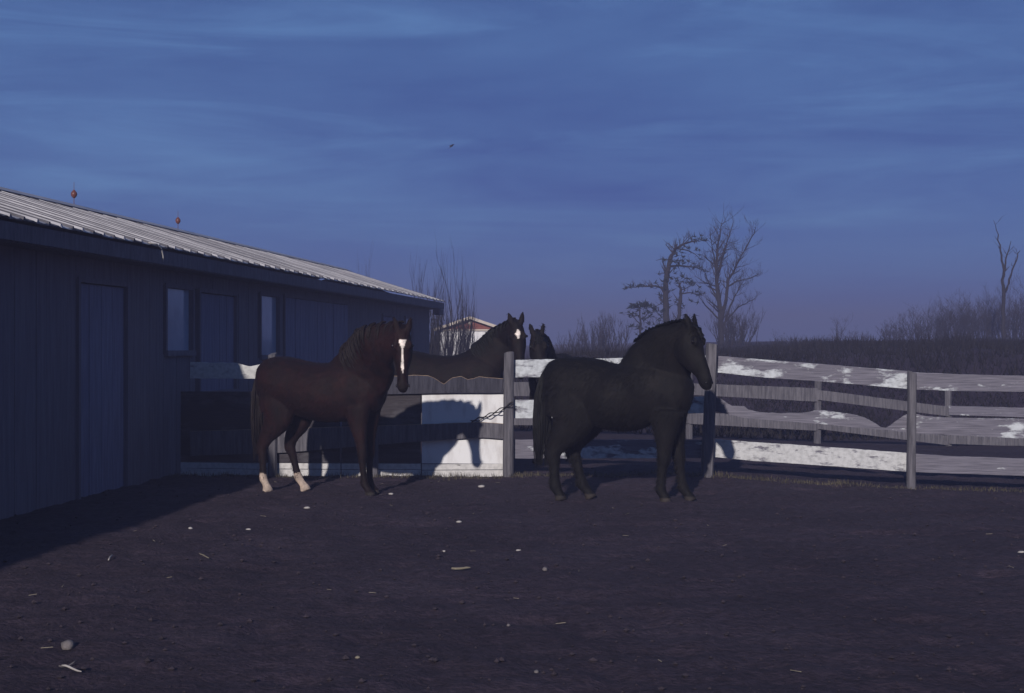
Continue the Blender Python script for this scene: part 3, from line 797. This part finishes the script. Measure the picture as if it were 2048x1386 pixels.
# ------------------------------------------------------------------ horses
def loft(bm, secs, n=18):
    """secs: (centre, dorsal vector, half height, half width)"""
    m = len(secs); rings = []
    for i, (c, up, hh, hwid) in enumerate(secs):
        t = (Vector(secs[min(i + 1, m - 1)][0]) - Vector(secs[max(i - 1, 0)][0])).normalized()
        up = Vector(up); side = t.cross(up).normalized(); u = side.cross(t).normalized()
        rings.append([bm.verts.new(Vector(c) + u * hh * math.sin(2 * math.pi * j / n) + side * hwid * math.cos(2 * math.pi * j / n)) for j in range(n)])
    fs = []
    for i in range(m - 1):
        for j in range(n):
            fs.append(bm.faces.new((rings[i][j], rings[i][(j + 1) % n], rings[i + 1][(j + 1) % n], rings[i + 1][j])))
    fs.append(bm.faces.new(rings[0][::-1])); fs.append(bm.faces.new(rings[-1]))
    bmesh.ops.recalc_face_normals(bm, faces=fs)

def dense(secs, k=3):
    """smooth the section list with Catmull-Rom in between"""
    def cr(a, b, c, d, t):
        return 0.5 * ((2 * b) + (c - a) * t + (2 * a - 5 * b + 4 * c - d) * t * t + (3 * b - a - 3 * c + d) * t * t * t)
    S = [(Vector(c), Vector(u).normalized(), h, w) for c, u, h, w in secs]; out = []
    for i in range(len(S) - 1):
        q = [S[max(i - 1, 0)], S[i], S[i + 1], S[min(i + 2, len(S) - 1)]]
        for j in range(k):
            t = j / k
            out.append((cr(q[0][0], q[1][0], q[2][0], q[3][0], t), (q[1][1] * (1 - t) + q[2][1] * t).normalized(), max(0.004, cr(q[0][2], q[1][2], q[2][2], q[3][2], t)), max(0.004, cr(q[0][3], q[1][3], q[2][3], q[3][3], t))))
    out.append(S[-1]); return out

def coat_mat(name):
    m = bpy.data.materials.new(name)
    nt, ns, ls, b = nodes_of(m)
    at_ = ns.new('ShaderNodeAttribute'); at_.attribute_name = 'coat'
    tc = ns.new('ShaderNodeTexCoord')
    n = ns.new('ShaderNodeTexNoise'); n.inputs['Scale'].default_value = 5; n.inputs['Detail'].default_value = 8; n.inputs['Roughness'].default_value = 0.7
    r = ramp(ns, [(0.28, (0.16, 0.15, 0.16)), (0.5, (0.7, 0.66, 0.64)), (0.74, (1.9, 1.7, 1.6))])
    mx = ns.new('ShaderNodeMix'); mx.data_type = 'RGBA'; mx.blend_type = 'MULTIPLY'; mx.inputs['Factor'].default_value = 1
    ls.new(tc.outputs['Object'], n.inputs['Vector']); ls.new(n.outputs['Fac'], r.inputs['Fac'])
    ls.new(at_.outputs['Color'], mx.inputs['A']); ls.new(r.outputs['Color'], mx.inputs['B']); ls.new(mx.outputs['Result'], b.inputs['Base Color'])
    n2 = ns.new('ShaderNodeTexNoise'); n2.inputs['Scale'].default_value = 60; n2.inputs['Detail'].default_value = 4
    ls.new(tc.outputs['Object'], n2.inputs['Vector'])
    bp = ns.new('ShaderNodeBump'); bp.inputs['Strength'].default_value = 0.35; bp.inputs['Distance'].default_value = 0.01
    ls.new(n2.outputs['Fac'], bp.inputs['Height']); ls.new(bp.outputs['Normal'], b.inputs['Normal'])
    b.inputs['Roughness'].default_value = 0.75; b.inputs['Specular IOR Level'].default_value = 0.18
    return m
M['coat'] = coat_mat('horse coat')

def hair_mat(name, c):
    return mat_noise(name, tuple(x * 0.6 for x in c), c, 30, 0.7, (1, 1, 0.2), spec=0.25)

def shag_mat(c):
    return mat_noise('shaggy hair', tuple(x * 0.7 for x in c), tuple(x * 2.6 for x in c), 3.0, 0.85, spec=0.2)

FORE = [(0.98, 0.0, 0.165, 0.095), (0.84, 0.0, 0.122, 0.084), (0.70, 0.005, 0.088, 0.068), (0.57, 0.008, 0.064, 0.053), (0.49, 0.010, 0.058, 0.051), (0.44, 0.010, 0.055, 0.049), (0.39, 0.004, 0.043, 0.039),
        (0.28, 0.0, 0.038, 0.034), (0.19, 0.0, 0.040, 0.036), (0.145, 0.0, 0.049, 0.043), (0.105, 0.020, 0.041, 0.038), (0.070, 0.042, 0.043, 0.042), (0.052, 0.052, 0.053, 0.051), (0.0, 0.066, 0.068, 0.062)]
HIND = [(1.18, 0.05, 0.22, 0.115), (1.00, 0.08, 0.235, 0.125), (0.86, 0.09, 0.195, 0.112), (0.74, 0.035, 0.138, 0.090), (0.64, -0.035, 0.098, 0.070), (0.56, -0.085, 0.079, 0.057), (0.50, -0.105, 0.070, 0.052), (0.44, -0.095, 0.056, 0.045),
        (0.36, -0.085, 0.045, 0.039), (0.24, -0.075, 0.042, 0.037), (0.155, -0.065, 0.052, 0.046), (0.11, -0.040, 0.043, 0.040), (0.072, -0.018, 0.044, 0.042), (0.052, -0.008, 0.054, 0.052), (0.0, 0.006, 0.068, 0.062)]

def make_horse(label, loc, yaw, scale, neck, head_h, head_d, coat, dark, mane_col, legs, blaze=None, socks=(), mane_side=1, belly=0.0, seed=1, tail_swing=0.0, forelock=10, head_scale=1.0, tail_full=1.0, shag=9000, leg_fat=1.0, hair_len=1.0):
    """neck: local (x, y, z, half height, half width) from chest to poll; head_h/head_d: local axis to muzzle, forehead normal"""
    rng = random.Random(seed)
    bm = bmesh.new()
    up = Vector((0, 0, 1))
    trunk = [(-0.83, 1.20, 0.07, 0.06), (-0.79, 1.20, 0.19, 0.15), (-0.68, 1.222, 0.285, 0.25), (-0.50, 1.225, 0.305, 0.30), (-0.30, 1.185, 0.305 + belly * 0.4, 0.312), (-0.10, 1.145 - belly * 0.5, 0.318 + belly * 0.5, 0.325 + belly),
             (0.10, 1.135 - belly * 0.4, 0.330 + belly * 0.4, 0.318 + belly), (0.28, 1.15, 0.342, 0.288), (0.42, 1.17, 0.345, 0.255), (0.56, 1.16, 0.305, 0.235), (0.68, 1.13, 0.235, 0.195), (0.77, 1.11, 0.13, 0.11)]
    loft(bm, dense([((x, 0, z), up, hh, w) for x, z, hh, w in trunk]), 26)
    # shoulders and haunches
    for s in (-1, 1):
        loft(bm, dense([((0.60, s * 0.13, 0.98), (1, 0, 0.3), 0.10, 0.07), ((0.53, s * 0.155, 1.14), (1, 0, 0.3), 0.16, 0.085), ((0.44, s * 0.14, 1.32), (1, 0, 0.3), 0.15, 0.07), ((0.38, s * 0.09, 1.44), (1, 0, 0.3), 0.08, 0.05)]), 14)
    P = [Vector(q[:3]) for q in neck]
    nsecs = []
    for i, q in enumerate(neck):
        t = (P[min(i + 1, len(P) - 1)] - P[max(i - 1, 0)]).normalized()
        base_up = Vector((-0.8, 0, 0.6)) if i < len(neck) - 1 else -Vector(head_h) * 0.7 - Vector(head_d) * 0.7
        sd = t.cross(base_up).normalized(); u = sd.cross(t).normalized()
        nsecs.append((P[i], u, q[3], q[4]))
    nd = dense(nsecs, 5)
    loft(bm, nd, 20)
    h = Vector(head_h).normalized(); d = Vector(head_d); d = (d - h * d.dot(h)).normalized(); s = h.cross(d).normalized()
    poll = P[-1] + (-h * 0.02)
    hs = head_scale
    def H(a, b_, c): return poll + (h * a + d * b_ + s * c) * hs
    top = 0.085
    hsec = [(-0.055, 0.060, 0.055), (0.00, 0.105, 0.080), (0.09, 0.142, 0.100), (0.17, 0.158, 0.106), (0.25, 0.150, 0.098), (0.33, 0.122, 0.078), (0.41, 0.094, 0.062), (0.48, 0.080, 0.057), (0.545, 0.076, 0.062), (0.59, 0.064, 0.057), (0.622, 0.036, 0.036)]
    secs = []
    for a, hh, w in hsec:
        tp = top - 0.035 * max(0.0, a) / 0.6 - (0.02 if a < 0 else 0)
        secs.append((H(a, tp - hh, 0), d, hh * hs, w * hs))
    loft(bm, dense(secs, 3), 20)
    for q in (-1, 1):            # brow ridges, nostril flare, ears
        loft(bm, [(H(0.09, 0.055, q * 0.068), d, 0.018, 0.018), (H(0.135, 0.062, q * 0.082), d, 0.030, 0.026), (H(0.185, 0.045, q * 0.080), d, 0.018, 0.018)], 10)
        loft(bm, [(H(0.535, 0.012, q * 0.040), d, 0.014, 0.014), (H(0.565, 0.016, q * 0.050), d, 0.024, 0.018), (H(0.59, 0.008, q * 0.044), d, 0.014, 0.014)], 10)
        e0 = H(-0.015, 0.035, q * 0.055); ev = (-h * 0.92 + s * q * 0.22 + d * 0.10).normalized(); fr = (d * 0.9 + s * q * 0.35)
        loft(bm, dense([(e0 - ev * 0.03, fr, 0.028, 0.032), (e0 + ev * 0.035, fr, 0.025, 0.040), (e0 + ev * 0.085, fr, 0.021, 0.038), (e0 + ev * 0.13, fr, 0.016, 0.022), (e0 + ev * 0.158, fr, 0.010, 0.010)]), 12)
    feet = []
    for k, (front, sd, dx, dy, bend) in enumerate(legs):
        L = FORE if front else HIND
        x0 = 0.52 if front else -0.56
        y0 = 0.135 if front else 0.150
        z0 = L[0][0]; secs = []
        for (z, xo, rx, ry) in L:
            f = (1 - z / z0)
            xo2 = x0 + xo + dx * f + bend * math.sin(math.pi * min(1, f)) * 0.12
            lf = 1 + (leg_fat - 1) * sstep(0.03, 0.10, z)
            secs.append(((xo2, sd * (y0 - 0.02 * f) + dy * f, z), (1, 0, 0), rx * lf, ry * lf))
        secs = [((c[0], c[1], c[2]), u, a, b_) for c, u, a, b_ in secs]
        loft(bm, dense(secs, 3), 14)
        feet.append((front, sd, secs[-1][0]))
    me0 = bpy.data.meshes.new('tmp'); bm.to_mesh(me0); bm.free()
    tmp = bpy.data.objects.new('tmp', me0); COL.objects.link(tmp)
    md = tmp.modifiers.new('r', 'REMESH'); md.mode = 'VOXEL'; md.voxel_size = 0.0135
    sm_ = tmp.modifiers.new('s', 'SMOOTH'); sm_.factor = 0.5; sm_.iterations = 9
    dg = bpy.context.evaluated_depsgraph_get()
    me = bpy.data.meshes.new_from_object(tmp.evaluated_get(dg))
    me.name = 'body'
    bpy.data.objects.remove(tmp)
    N_ = [v.normal.copy() for v in me.vertices]
    C_ = [v.co + n_ * (0.006 * noise.noise(v.co * 6.0) + 0.004 * noise.noise(v.co * 15.0)) * sstep(0.2, 0.6, v.co.z) for v, n_ in zip(me.vertices, N_)]
    me.vertices.foreach_set('co', [x for c in C_ for x in c])
    me.update()
    # coat colours
    ca = me.color_attributes.new('coat', 'FLOAT_COLOR', 'POINT')
    cols = []
    for vi, p in enumerate(C_):
        q = p - poll
        a, bb, c = q.dot(h) / hs, q.dot(d) / hs, q.dot(s) / hs
        col = Vector(coat)
        nz = noise.noise(p * 7.0)
        if p.z < 0.50 and abs(p.x) < 1.2:
            col = col.lerp(Vector(dark), sstep(0.50, 0.36, p.z + 0.03 * nz))
        if 0.44 < a < 0.75 and abs(c) < 0.12 and abs(bb) < 0.2:
            col = col.lerp(Vector(dark), sstep(0.46, 0.60, a + 0.02 * nz))
        for (fi, zh) in socks:
            fr, sd, fp = feet[fi]
            if p.z < zh + 0.03 * nz and abs(p.x - fp[0]) < 0.16 and abs(p.y - fp[1]) < 0.11: col = Vector((0.44, 0.37, 0.32))
        if p.z < 0.054 and not any(abs(p.x - feet[fi][2][0]) < 0.16 and abs(p.y - feet[fi][2][1]) < 0.11 for fi, _ in socks): col = Vector((0.03, 0.026, 0.024))
        if blaze and bb > 0.0 and N_[vi].dot(d) > 0.1:
            w = 0.0
            for (a0, a1, w0, w1) in blaze:
                if a0 <= a <= a1: w = max(w, w0 + (w1 - w0) * (a - a0) / (a1 - a0))
            if w > 0 and abs(c + 0.006 * noise.noise(p * 25)) < w: col = Vector((0.74, 0.70, 0.68))
        cols += [col.x, col.y, col.z, 1.0]
    ca.data.foreach_set('color', cols)
    me.polygons.foreach_set('use_smooth', [True] * len(me.polygons))
    me.materials.clear(); me.materials.append(M['coat'])
    root = empty('horse', loc, yaw); root.scale = (scale,) * 3
    tag(root, label, 'horse')
    link(bpy.data.objects.new('body', me), root)
    # shaggy winter hair standing off the coat
    mb = MB(); nv_ = len(C_)
    for k in range(shag):
        vi = rng.randrange(nv_); p, nn_ = C_[vi], N_[vi]
        q = p - poll
        if q.dot(h) > -0.1 and q.length < 0.72 and q.dot(h) / (q.length + 1e-6) > 0.5: continue
        if p.z < 0.16: continue
        down = Vector((-0.55, 0, -0.8)) + Vector((rng.gauss(0, 0.3), rng.gauss(0, 0.3), rng.gauss(0, 0.2)))
        tng = (down - nn_ * down.dot(nn_)); tng = tng.normalized() if tng.length > 1e-4 else Vector((-1, 0, 0))
        ln = rng.uniform(0.022, 0.055) * hair_len; sd_ = tng.cross(nn_) * 0.004
        mb.add([p - sd_ - nn_ * 0.003, p + sd_ - nn_ * 0.003, p + tng * ln + nn_ * ln * rng.uniform(0.10, 0.38)], [(0, 1, 2)])
    ho = mb.build('winter_hair', shag_mat(coat), root); ho['kind'] = 'stuff'
    # eyes and nostrils
    for q in (-1, 1):
        mb = MB(); c = H(0.145, 0.034, q * 0.101)
        rings = [(-0.020, 0.004), (-0.014, 0.014), (0, 0.020), (0.014, 0.014), (0.020, 0.004)]
        mb.tube([c + s * z for z, _ in rings], [r for _, r in rings], 12); mb.build('eye', M['eye'], root, True)
        mb = MB(); c = H(0.572, 0.014, q * 0.066)
        mb.tube([c - h * 0.016, c - h * 0.006, c + h * 0.006, c + h * 0.016], [0.003, 0.009, 0.009, 0.003], 8); mb.build('nostril', M['eye'], root, True)
    hm = hair_mat('hair of ' + label.split(' with')[0], mane_col)
    # mane: strands lying over the neck
    mb = MB()
    for k in range(170):
        t = rng.uniform(0.30, 1.0); i = min(int(t * (len(nd) - 1)), len(nd) - 2)
        c, u, hh, w = nd[i]; tn = (nd[i + 1][0] - nd[i][0]).normalized(); sd = tn.cross(u).normalized() * mane_side
        c = c + tn * rng.uniform(0, 0.05)
        amax = rng.uniform(0.75, 1.5); pts = []
        for j in range(6):
            a = amax * j / 5; lift = 1.02 + 0.10 * math.sin(math.pi * j / 5) * rng.uniform(0.3, 1)
            pts.append(c + u * hh * math.cos(a) * lift + sd * w * math.sin(a) * (lift + 0.05) - tn * 0.07 * (j / 5) ** 1.5 + Vector((rng.gauss(0, 0.004), rng.gauss(0, 0.004), 0)))
        mb.tube(pts, [0.009, 0.010, 0.009, 0.008, 0.006, 0.002], 3, False)
    mb.build('mane', hm, root, True)
    if forelock:
        mb = MB()
        for k in range(forelock):
            c0 = H(-0.03, 0.05, rng.uniform(-0.03, 0.03)); ln = rng.uniform(0.06, 0.14)
            mb.tube([c0, H(0.02, 0.098, rng.gauss(0, 0.02)), H(0.02 + ln * 0.6, 0.094, rng.gauss(0, 0.03)), H(0.02 + ln, 0.09, rng.gauss(0, 0.035))], [0.008, 0.008, 0.006, 0.002], 3, False)
        mb.build('forelock', hm, root, True)
    # tail
    mb = MB()
    for k in range(int(150 * tail_full)):
        a = rng.uniform(0, 6.28); r_ = 0.048 * tail_full * math.sqrt(rng.random())
        ln = rng.uniform(0.65, 1.0); pts = []
        for j in range(8):
            t = j / 7
            x = -0.775 - 0.060 * math.sin(min(1, t * 2.2) * math.pi / 2) - 0.02 * t + r_ * math.cos(a) * (0.5 + 1.3 * math.sin(math.pi * t * 0.75))
            y = r_ * math.sin(a) * (0.5 + 1.4 * math.sin(math.pi * t * 0.75)) + tail_swing * t * t
            z = 1.42 - 0.05 * t - 1.05 * ln * t ** 1.15
            pts.append((x + rng.gauss(0, 0.003), y + rng.gauss(0, 0.003), z))
        mb.tube(pts, [0.008] * 6 + [0.006, 0.002], 3, False)
    mb.build('tail', hm, root, True)
    return root

def loc_dir(v, yaw):
    v = Vector(v); c, s = math.cos(-yaw), math.sin(-yaw)
    return Vector((v.x * c - v.y * s, v.x * s + v.y * c, v.z))
def loc_pt(p, origin, yaw, scale):
    q = loc_dir(Vector(p) - Vector(origin), yaw); return q / scale

# 1: chestnut with a blaze, turned to look at the camera
Y1 = math.radians(-24); O1 = Vector((-2.12, 15.90, -0.012)); S1 = 1.0
poll1 = loc_pt(at(807, 664, 15.05), O1, Y1, S1)
make_horse('chestnut horse with a white blaze and two white hind socks, looking at the camera', O1, Y1, S1,
    [(0.36, 0, 1.19, 0.37, 0.21), (0.53, -0.03, 1.34, 0.36, 0.18), (0.70, poll1.y * 0.28, 1.49, 0.33, 0.15), (0.85, poll1.y * 0.64, 1.63, 0.265, 0.125), (poll1.x - 0.02, poll1.y * 0.95, poll1.z - 0.03, 0.15, 0.09)],
    loc_dir((0.02, -0.22, -1.0), Y1), loc_dir((0.05, -1.0, 0.15), Y1), (0.0095, 0.0020, 0.0020), (0.0055, 0.0020, 0.0020), (0.009, 0.0028, 0.0026),
    [(True, 1, 0.02, 0, 0), (True, -1, 0.10, 0, 0), (False, 1, 0.26, 0, 0), (False, -1, -0.08, 0.0, 0.0)],
    blaze=[(0.085, 0.13, 0.040, 0.030), (0.13, 0.165, 0.030, 0.014), (0.165, 0.40, 0.011, 0.011), (0.40, 0.46, 0.010, 0.002)], socks=((2, 0.21), (3, 0.21)), mane_side=1, seed=3, forelock=0, belly=0.01)

# 2: dark horse facing right along the fence
Y3 = math.radians(-14); O3 = Vector((1.15, 15.15, -0.012)); S3 = 1.0
poll3 = loc_pt(at(1384, 663, 14.65), O3, Y3, S3)
make_horse('thick coated dark brown horse standing broadside and facing right', O3, Y3, S3,
    [(0.28, 0, 1.24, 0.36, 0.20), (0.41, -0.01, 1.42, 0.365, 0.18), (0.54, poll3.y * 0.3, 1.575, 0.315, 0.155), (0.68, poll3.y * 0.65, 1.69, 0.235, 0.13), (poll3.x - 0.01, poll3.y, poll3.z, 0.13, 0.09)],
    loc_dir((0.30, -0.24, -1.0), Y3), loc_dir((0.85, -0.62, 0.28), Y3), (0.0042, 0.0034, 0.0034), (0.003, 0.0026, 0.0026), (0.003, 0.0026, 0.0026),
    [(True, 1, 0.16, 0, 0), (True, -1, -0.08, 0, 0), (False, 1, 0.22, 0, 0), (False, -1, -0.06, 0, 0)], mane_side=-1, belly=0.075, tail_full=1.15, leg_fat=1.28, hair_len=1.7, shag=15000, seed=5, forelock=26, head_scale=1.02)

# 3: bay with a star behind the gate
Y4 = math.radians(-16); O4 = Vector((-0.92, 19.75, 0.0)); S4 = 1.03
poll4 = loc_pt(at(1033, 654, 19.15), O4, Y4, S4)
make_horse('bay horse with a white star looking over the fence by the thick post', O4, Y4, S4,
    [(0.38, 0, 1.20, 0.33, 0.19), (0.56, 0, 1.37, 0.28, 0.15), (0.72, -0.02, 1.55, 0.235, 0.125), (0.83, -0.03, 1.70, 0.18, 0.10), (poll4.x, poll4.y, poll4.z, 0.12, 0.085)],
    loc_dir((0.10, -0.26, -1.0), Y4), loc_dir((0.12, -1.0, 0.2), Y4), (0.0062, 0.0030, 0.0028), (0.003, 0.0026, 0.0026), (0.003, 0.0026, 0.0026),
    [(True, 1, 0.0, 0, 0), (True, -1, 0.05, 0, 0), (False, 1, 0.0, 0, 0), (False, -1, 0.12, 0, 0)], blaze=[(0.07, 0.115, 0.006, 0.034), (0.115, 0.185, 0.034, 0.004)], mane_side=1, seed=7, forelock=0, head_scale=1.12)

# 4: dark brown one beside it
Y5 = math.radians(-104); O5 = Vector((0.60, 20.45, 0.0)); S5 = 1.0
poll5 = loc_pt(at(1075, 675, 19.30), O5, Y5, S5)
make_horse('dark brown horse without a star, right of the one by the thick post', O5, Y5, S5,
    [(0.38, 0, 1.20, 0.33, 0.19), (0.54, 0, 1.35, 0.27, 0.15), (0.70, poll5.y * 0.4, 1.50, 0.22, 0.12), (0.82, poll5.y * 0.8, 1.62, 0.16, 0.10), (poll5.x, poll5.y, poll5.z, 0.115, 0.08)],
    loc_dir((0.10, -0.34, -1.0), Y5), loc_dir((0.10, -1.0, 0.3), Y5), (0.0056, 0.0032, 0.0029), (0.003, 0.0026, 0.0026), (0.003, 0.0026, 0.0026),
    [(True, 1, 0.0, 0, 0), (True, -1, 0.05, 0, 0), (False, 1, 0.0, 0, 0), (False, -1, 0.05, 0, 0)], mane_side=-1, seed=9, forelock=16, head_scale=1.12)

# ------------------------------------------------------------------ litter on the soil
def lump(name, label, cat, px, py, rx, ry, rz, mat, seed, rot=0.0, group=None):
    d = CAMZ * F / (py - CY); p = at(px, py, d); z = gz(p.x, d)
    rng = random.Random(seed); bm = bmesh.new(); bmesh.ops.create_icosphere(bm, subdivisions=2, radius=1)
    for v in bm.verts:
        k = 1 + 0.28 * noise.noise(v.co * 1.7 + Vector((seed, 0, 0)))
        v.co = Vector((v.co.x * rx, v.co.y * ry, v.co.z * rz)) * k
    me = bpy.data.meshes.new(name); bm.to_mesh(me); bm.free(); me.materials.append(mat)
    me.polygons.foreach_set('use_smooth', [True] * len(me.polygons))
    o = link(bpy.data.objects.new(name, me)); o.location = (p.x, d, z + rz * 0.35); o.rotation_euler = (rng.uniform(-0.2, 0.2), 0, rot)
    return tag(o, label, cat, group)
def stick(name, label, px0, py0, px1, py1, r, mat, seed):
    d0, d1 = CAMZ * F / (py0 - CY), CAMZ * F / (py1 - CY)
    a, c = at(px0, py0, d0), at(px1, py1, d1); mb = MB(); pts = []
    for i in range(6):
        t = i / 5; p = a.lerp(c, t); pts.append((p.x, p.y, gz(p.x, p.y) + r + 0.012 + 0.004 * math.sin(i + seed)))
    mb.tube(pts, [r * 0.8, r, r * 1.05, r, r * 0.9, r * 0.5], 6)
    o = mb.build(name, mat, None, True); return tag(o, label, 'stick')
lump('stone', 'largest pale stone, lying in the lower left corner', 'stone', 135, 1293, 0.040, 0.045, 0.030, M['stone'], 3, 0.4)
lump('stone', 'small grey stone on open soil below the dark horse', 'stone', 1090, 1137, 0.020, 0.02, 0.018, M['stone'], 4)
lump('stone', 'small stone near the bottom edge right of the middle', 'stone', 1073, 1343, 0.014, 0.014, 0.010, M['stone'], 6)
lump('stone', 'little pale stone in the middle of the open soil', 'stone', 1017, 1250, 0.012, 0.012, 0.010, M['stone'], 8)
lump('wood_chip', 'bright wood chip in front of the thick fence post', 'wood chip', 963, 975, 0.040, 0.03, 0.018, M['chip'], 10)
lump('wood_chip', 'bright wood chip between the thick post and the open soil', 'wood chip', 918, 1047, 0.026, 0.02, 0.012, M['chip'], 11)
lump('wood_chip', 'pale wood chip below the white socks of the chestnut horse', 'wood chip', 614, 1017, 0.034, 0.02, 0.014, M['chip'], 12)
lump('wood_chip', 'pale wood chip at the edge of the barn shade', 'wood chip', 381, 1056, 0.020, 0.02, 0.012, M['chip'], 13)
lump('wood_chip', 'pale flat chip left of the socked hooves, just in the sun', 'wood chip', 497, 1056, 0.026, 0.015, 0.010, M['chip'], 14)
lump('wood_chip', 'yellowish chip near the bottom edge', 'wood chip', 715, 1318, 0.014, 0.012, 0.009, M['straw'], 15)
lump('wood_chip', 'pale chip at the right edge of the soil', 'wood chip', 2043, 1102, 0.030, 0.02, 0.012, M['chip'], 16)
lump('wood_chip', 'pale chip in front of the chestnut horse\'s forefeet', 'wood chip', 782, 987, 0.030, 0.02, 0.012, M['chip'], 17)
lump('wood_chip', 'tiny pale chip below the middle of the view', 'wood chip', 888, 1100, 0.014, 0.012, 0.008, M['chip'], 18)
lump('wood_chip', 'thin pale chip on the soil left of the small grey stone', 'wood chip', 1037, 1100, 0.022, 0.01, 0.007, M['chip'], 19)
stick('stick', 'pale stick lying below the largest stone', 124, 1348, 163, 1354, 0.0055, M['chip'], 1)
stick('stick', 'grey twig between the largest stone and the pale stick', 118, 1336, 152, 1328, 0.005, M['stone'], 2)
stick('stick', 'pale splinter lying alone left of the small grey stone', 903, 1146, 941, 1146, 0.009, M['straw'], 3)
stick('straw', 'bent straw stalk below the barn shade', 398, 1114, 418, 1121, 0.005, M['straw'], 4)
stick('straw', 'upright looking wisp of straw by the edge of the barn shade', 217, 1125, 226, 1117, 0.006, M['chip'], 5)

rng = random.Random(5)
mb = MB()
ico = [(0, 0, 1), (0.9, 0, 0.3), (0.28, 0.85, 0.3), (-0.72, 0.52, 0.3), (-0.72, -0.52, 0.3), (0.28, -0.85, 0.3), (0, 0, -0.6)]
icf = [(0, 1, 2), (0, 2, 3), (0, 3, 4), (0, 4, 5), (0, 5, 1), (6, 2, 1), (6, 3, 2), (6, 4, 3), (6, 5, 4), (6, 1, 5)]
for _ in range(2200):
    y = 6.0 + 13.0 * rng.random() ** 1.15; x = rng.uniform(-0.40, 0.44) * y
    r_ = 0.006 + 0.018 * rng.random() ** 4; a = rng.uniform(0, 6.28); c, s_ = math.cos(a), math.sin(a); z = gz(x, y)
    mb.add([(x + (vx * c - vy * s_) * r_ * rng.uniform(0.7, 1.4), y + (vx * s_ + vy * c) * r_ * rng.uniform(0.7, 1.4), z + r_ * 0.25 + vz * r_ * rng.uniform(0.6, 1.0)) for vx, vy, vz in ico], icf)
o = mb.build('soil_clods', M['clod'], None); tag(o, 'crumbled soil and dung lumps strewn over the paddock', 'soil', kind='stuff')
mb = MB()
for _ in range(60):
    y = 6.0 + 13.0 * rng.random(); x = rng.uniform(-0.40, 0.42) * y
    if rng.random() < 0.5 and x > 2: continue
    a = rng.uniform(0, 6.28); l = rng.uniform(0.008, 0.035); z = gz(x, y) + 0.012
    dx, dy = math.cos(a) * l, math.sin(a) * l; w = 0.0016
    sx_, sy_ = -math.sin(a) * w, math.cos(a) * w
    mb.hexa([(x - dx - sx_, y - dy - sy_, z), (x + dx - sx_, y + dy - sy_, z + 0.006), (x + dx + sx_, y + dy + sy_, z + 0.006), (x - dx + sx_, y - dy + sy_, z),
             (x - dx - sx_, y - dy - sy_, z + 0.003), (x + dx - sx_, y + dy - sy_, z + 0.009), (x + dx + sx_, y + dy + sy_, z + 0.009), (x - dx + sx_, y - dy + sy_, z + 0.003)])
o = mb.build('straw_litter', M['straw'], None); tag(o, 'scattered bits of straw on the soil', 'straw', kind='stuff')
# dead grass along the foot of the fences
mb = MB()
def tuft_line(a, c, n, off, hmax):
    for _ in range(n):
        t = rng.random(); x = a[0] + (c[0] - a[0]) * t + rng.gauss(0, 0.06); y = a[1] + (c[1] - a[1]) * t + rng.gauss(off, 0.08); z = gz(x, y) - 0.01
        h = hmax * rng.uniform(0.3, 1) * (0.5 + 0.5 * noise.noise(Vector((x * 2, y * 2, 0))) + 0.3)
        a_ = rng.uniform(0, 6.28); le = Vector((math.cos(a_) * h * 0.5, math.sin(a_) * h * 0.5, h)); sd = Vector((-math.sin(a_), math.cos(a_), 0)) * 0.004
        p = Vector((x, y, z)); mb.add([p - sd, p + sd, p + le * 0.6 + sd * 0.6, p + le], [(0, 1, 2), (0, 2, 3)])
tuft_line(P0, LB, 1500, -0.10, 0.10); tuft_line(P0, P1, 900, 0.0, 0.10); tuft_line(P1, P2, 900, 0.0, 0.09); tuft_line(P2, P3, 700, 0.0, 0.08)
o = mb.build('dead_grass', M['grass'], None); tag(o, 'short dead grass along the foot of the fences', 'grass', kind='stuff')

# small bird crossing the sky
bp_ = at(904, 292, 62)
bird = empty('bird', bp_, math.radians(20)); bird.rotation_euler.y = math.radians(-38); tag(bird, 'small dark bird flying in the open sky above the gate', 'bird')
mb = MB(); mb.tube([(-0.13, 0, 0), (-0.07, 0, 0.005), (0, 0, 0.01), (0.06, 0, 0.012), (0.10, 0, 0.012), (0.13, 0, 0.004)], [0.006, 0.022, 0.034, 0.028, 0.018, 0.003], 8); mb.build('body', M['bark'], bird, True)
for q in (-1, 1):
    mb = MB(); mb.hexa([(-0.05, q * 0.02, 0.0), (0.06, q * 0.02, 0.0), (0.03, q * 0.14, 0.05), (-0.04, q * 0.20, 0.06), (-0.05, q * 0.02, 0.012), (0.06, q * 0.02, 0.012), (0.03, q * 0.14, 0.057), (-0.04, q * 0.20, 0.064)]); mb.build('wing', M['bark'], bird)
mb = MB(); mb.hexa([(-0.20, -0.03, -0.004), (-0.10, -0.012, -0.002), (-0.10, 0.012, -0.002), (-0.20, 0.03, -0.004), (-0.20, -0.03, 0.002), (-0.10, -0.012, 0.004), (-0.10, 0.012, 0.004), (-0.20, 0.03, 0.002)]); mb.build('tail', M['bark'], bird)

# ------------------------------------------------------------------ air
HAZE = 0.0054
if HAZE > 0:
    mb = MB(); mb.box(-325, 325, -65, 465, -1.6, 12.0)
    hz = mb.build('haze', None, None); tag(hz, 'thin blue winter haze in the air', 'haze', kind='stuff')
    hm_ = bpy.data.materials.new('haze'); hm_.use_nodes = True
    n_, l_ = hm_.node_tree.nodes, hm_.node_tree.links
    n_.clear(); ou = n_.new('ShaderNodeOutputMaterial'); pv = n_.new('ShaderNodeVolumePrincipled')
    pv.inputs['Color'].default_value = (0.285, 0.29, 0.49, 1); pv.inputs['Density'].default_value = HAZE; pv.inputs['Anisotropy'].default_value = 0.0
    l_.new(pv.outputs['Volume'], ou.inputs['Volume']); hz.data.materials.append(hm_)
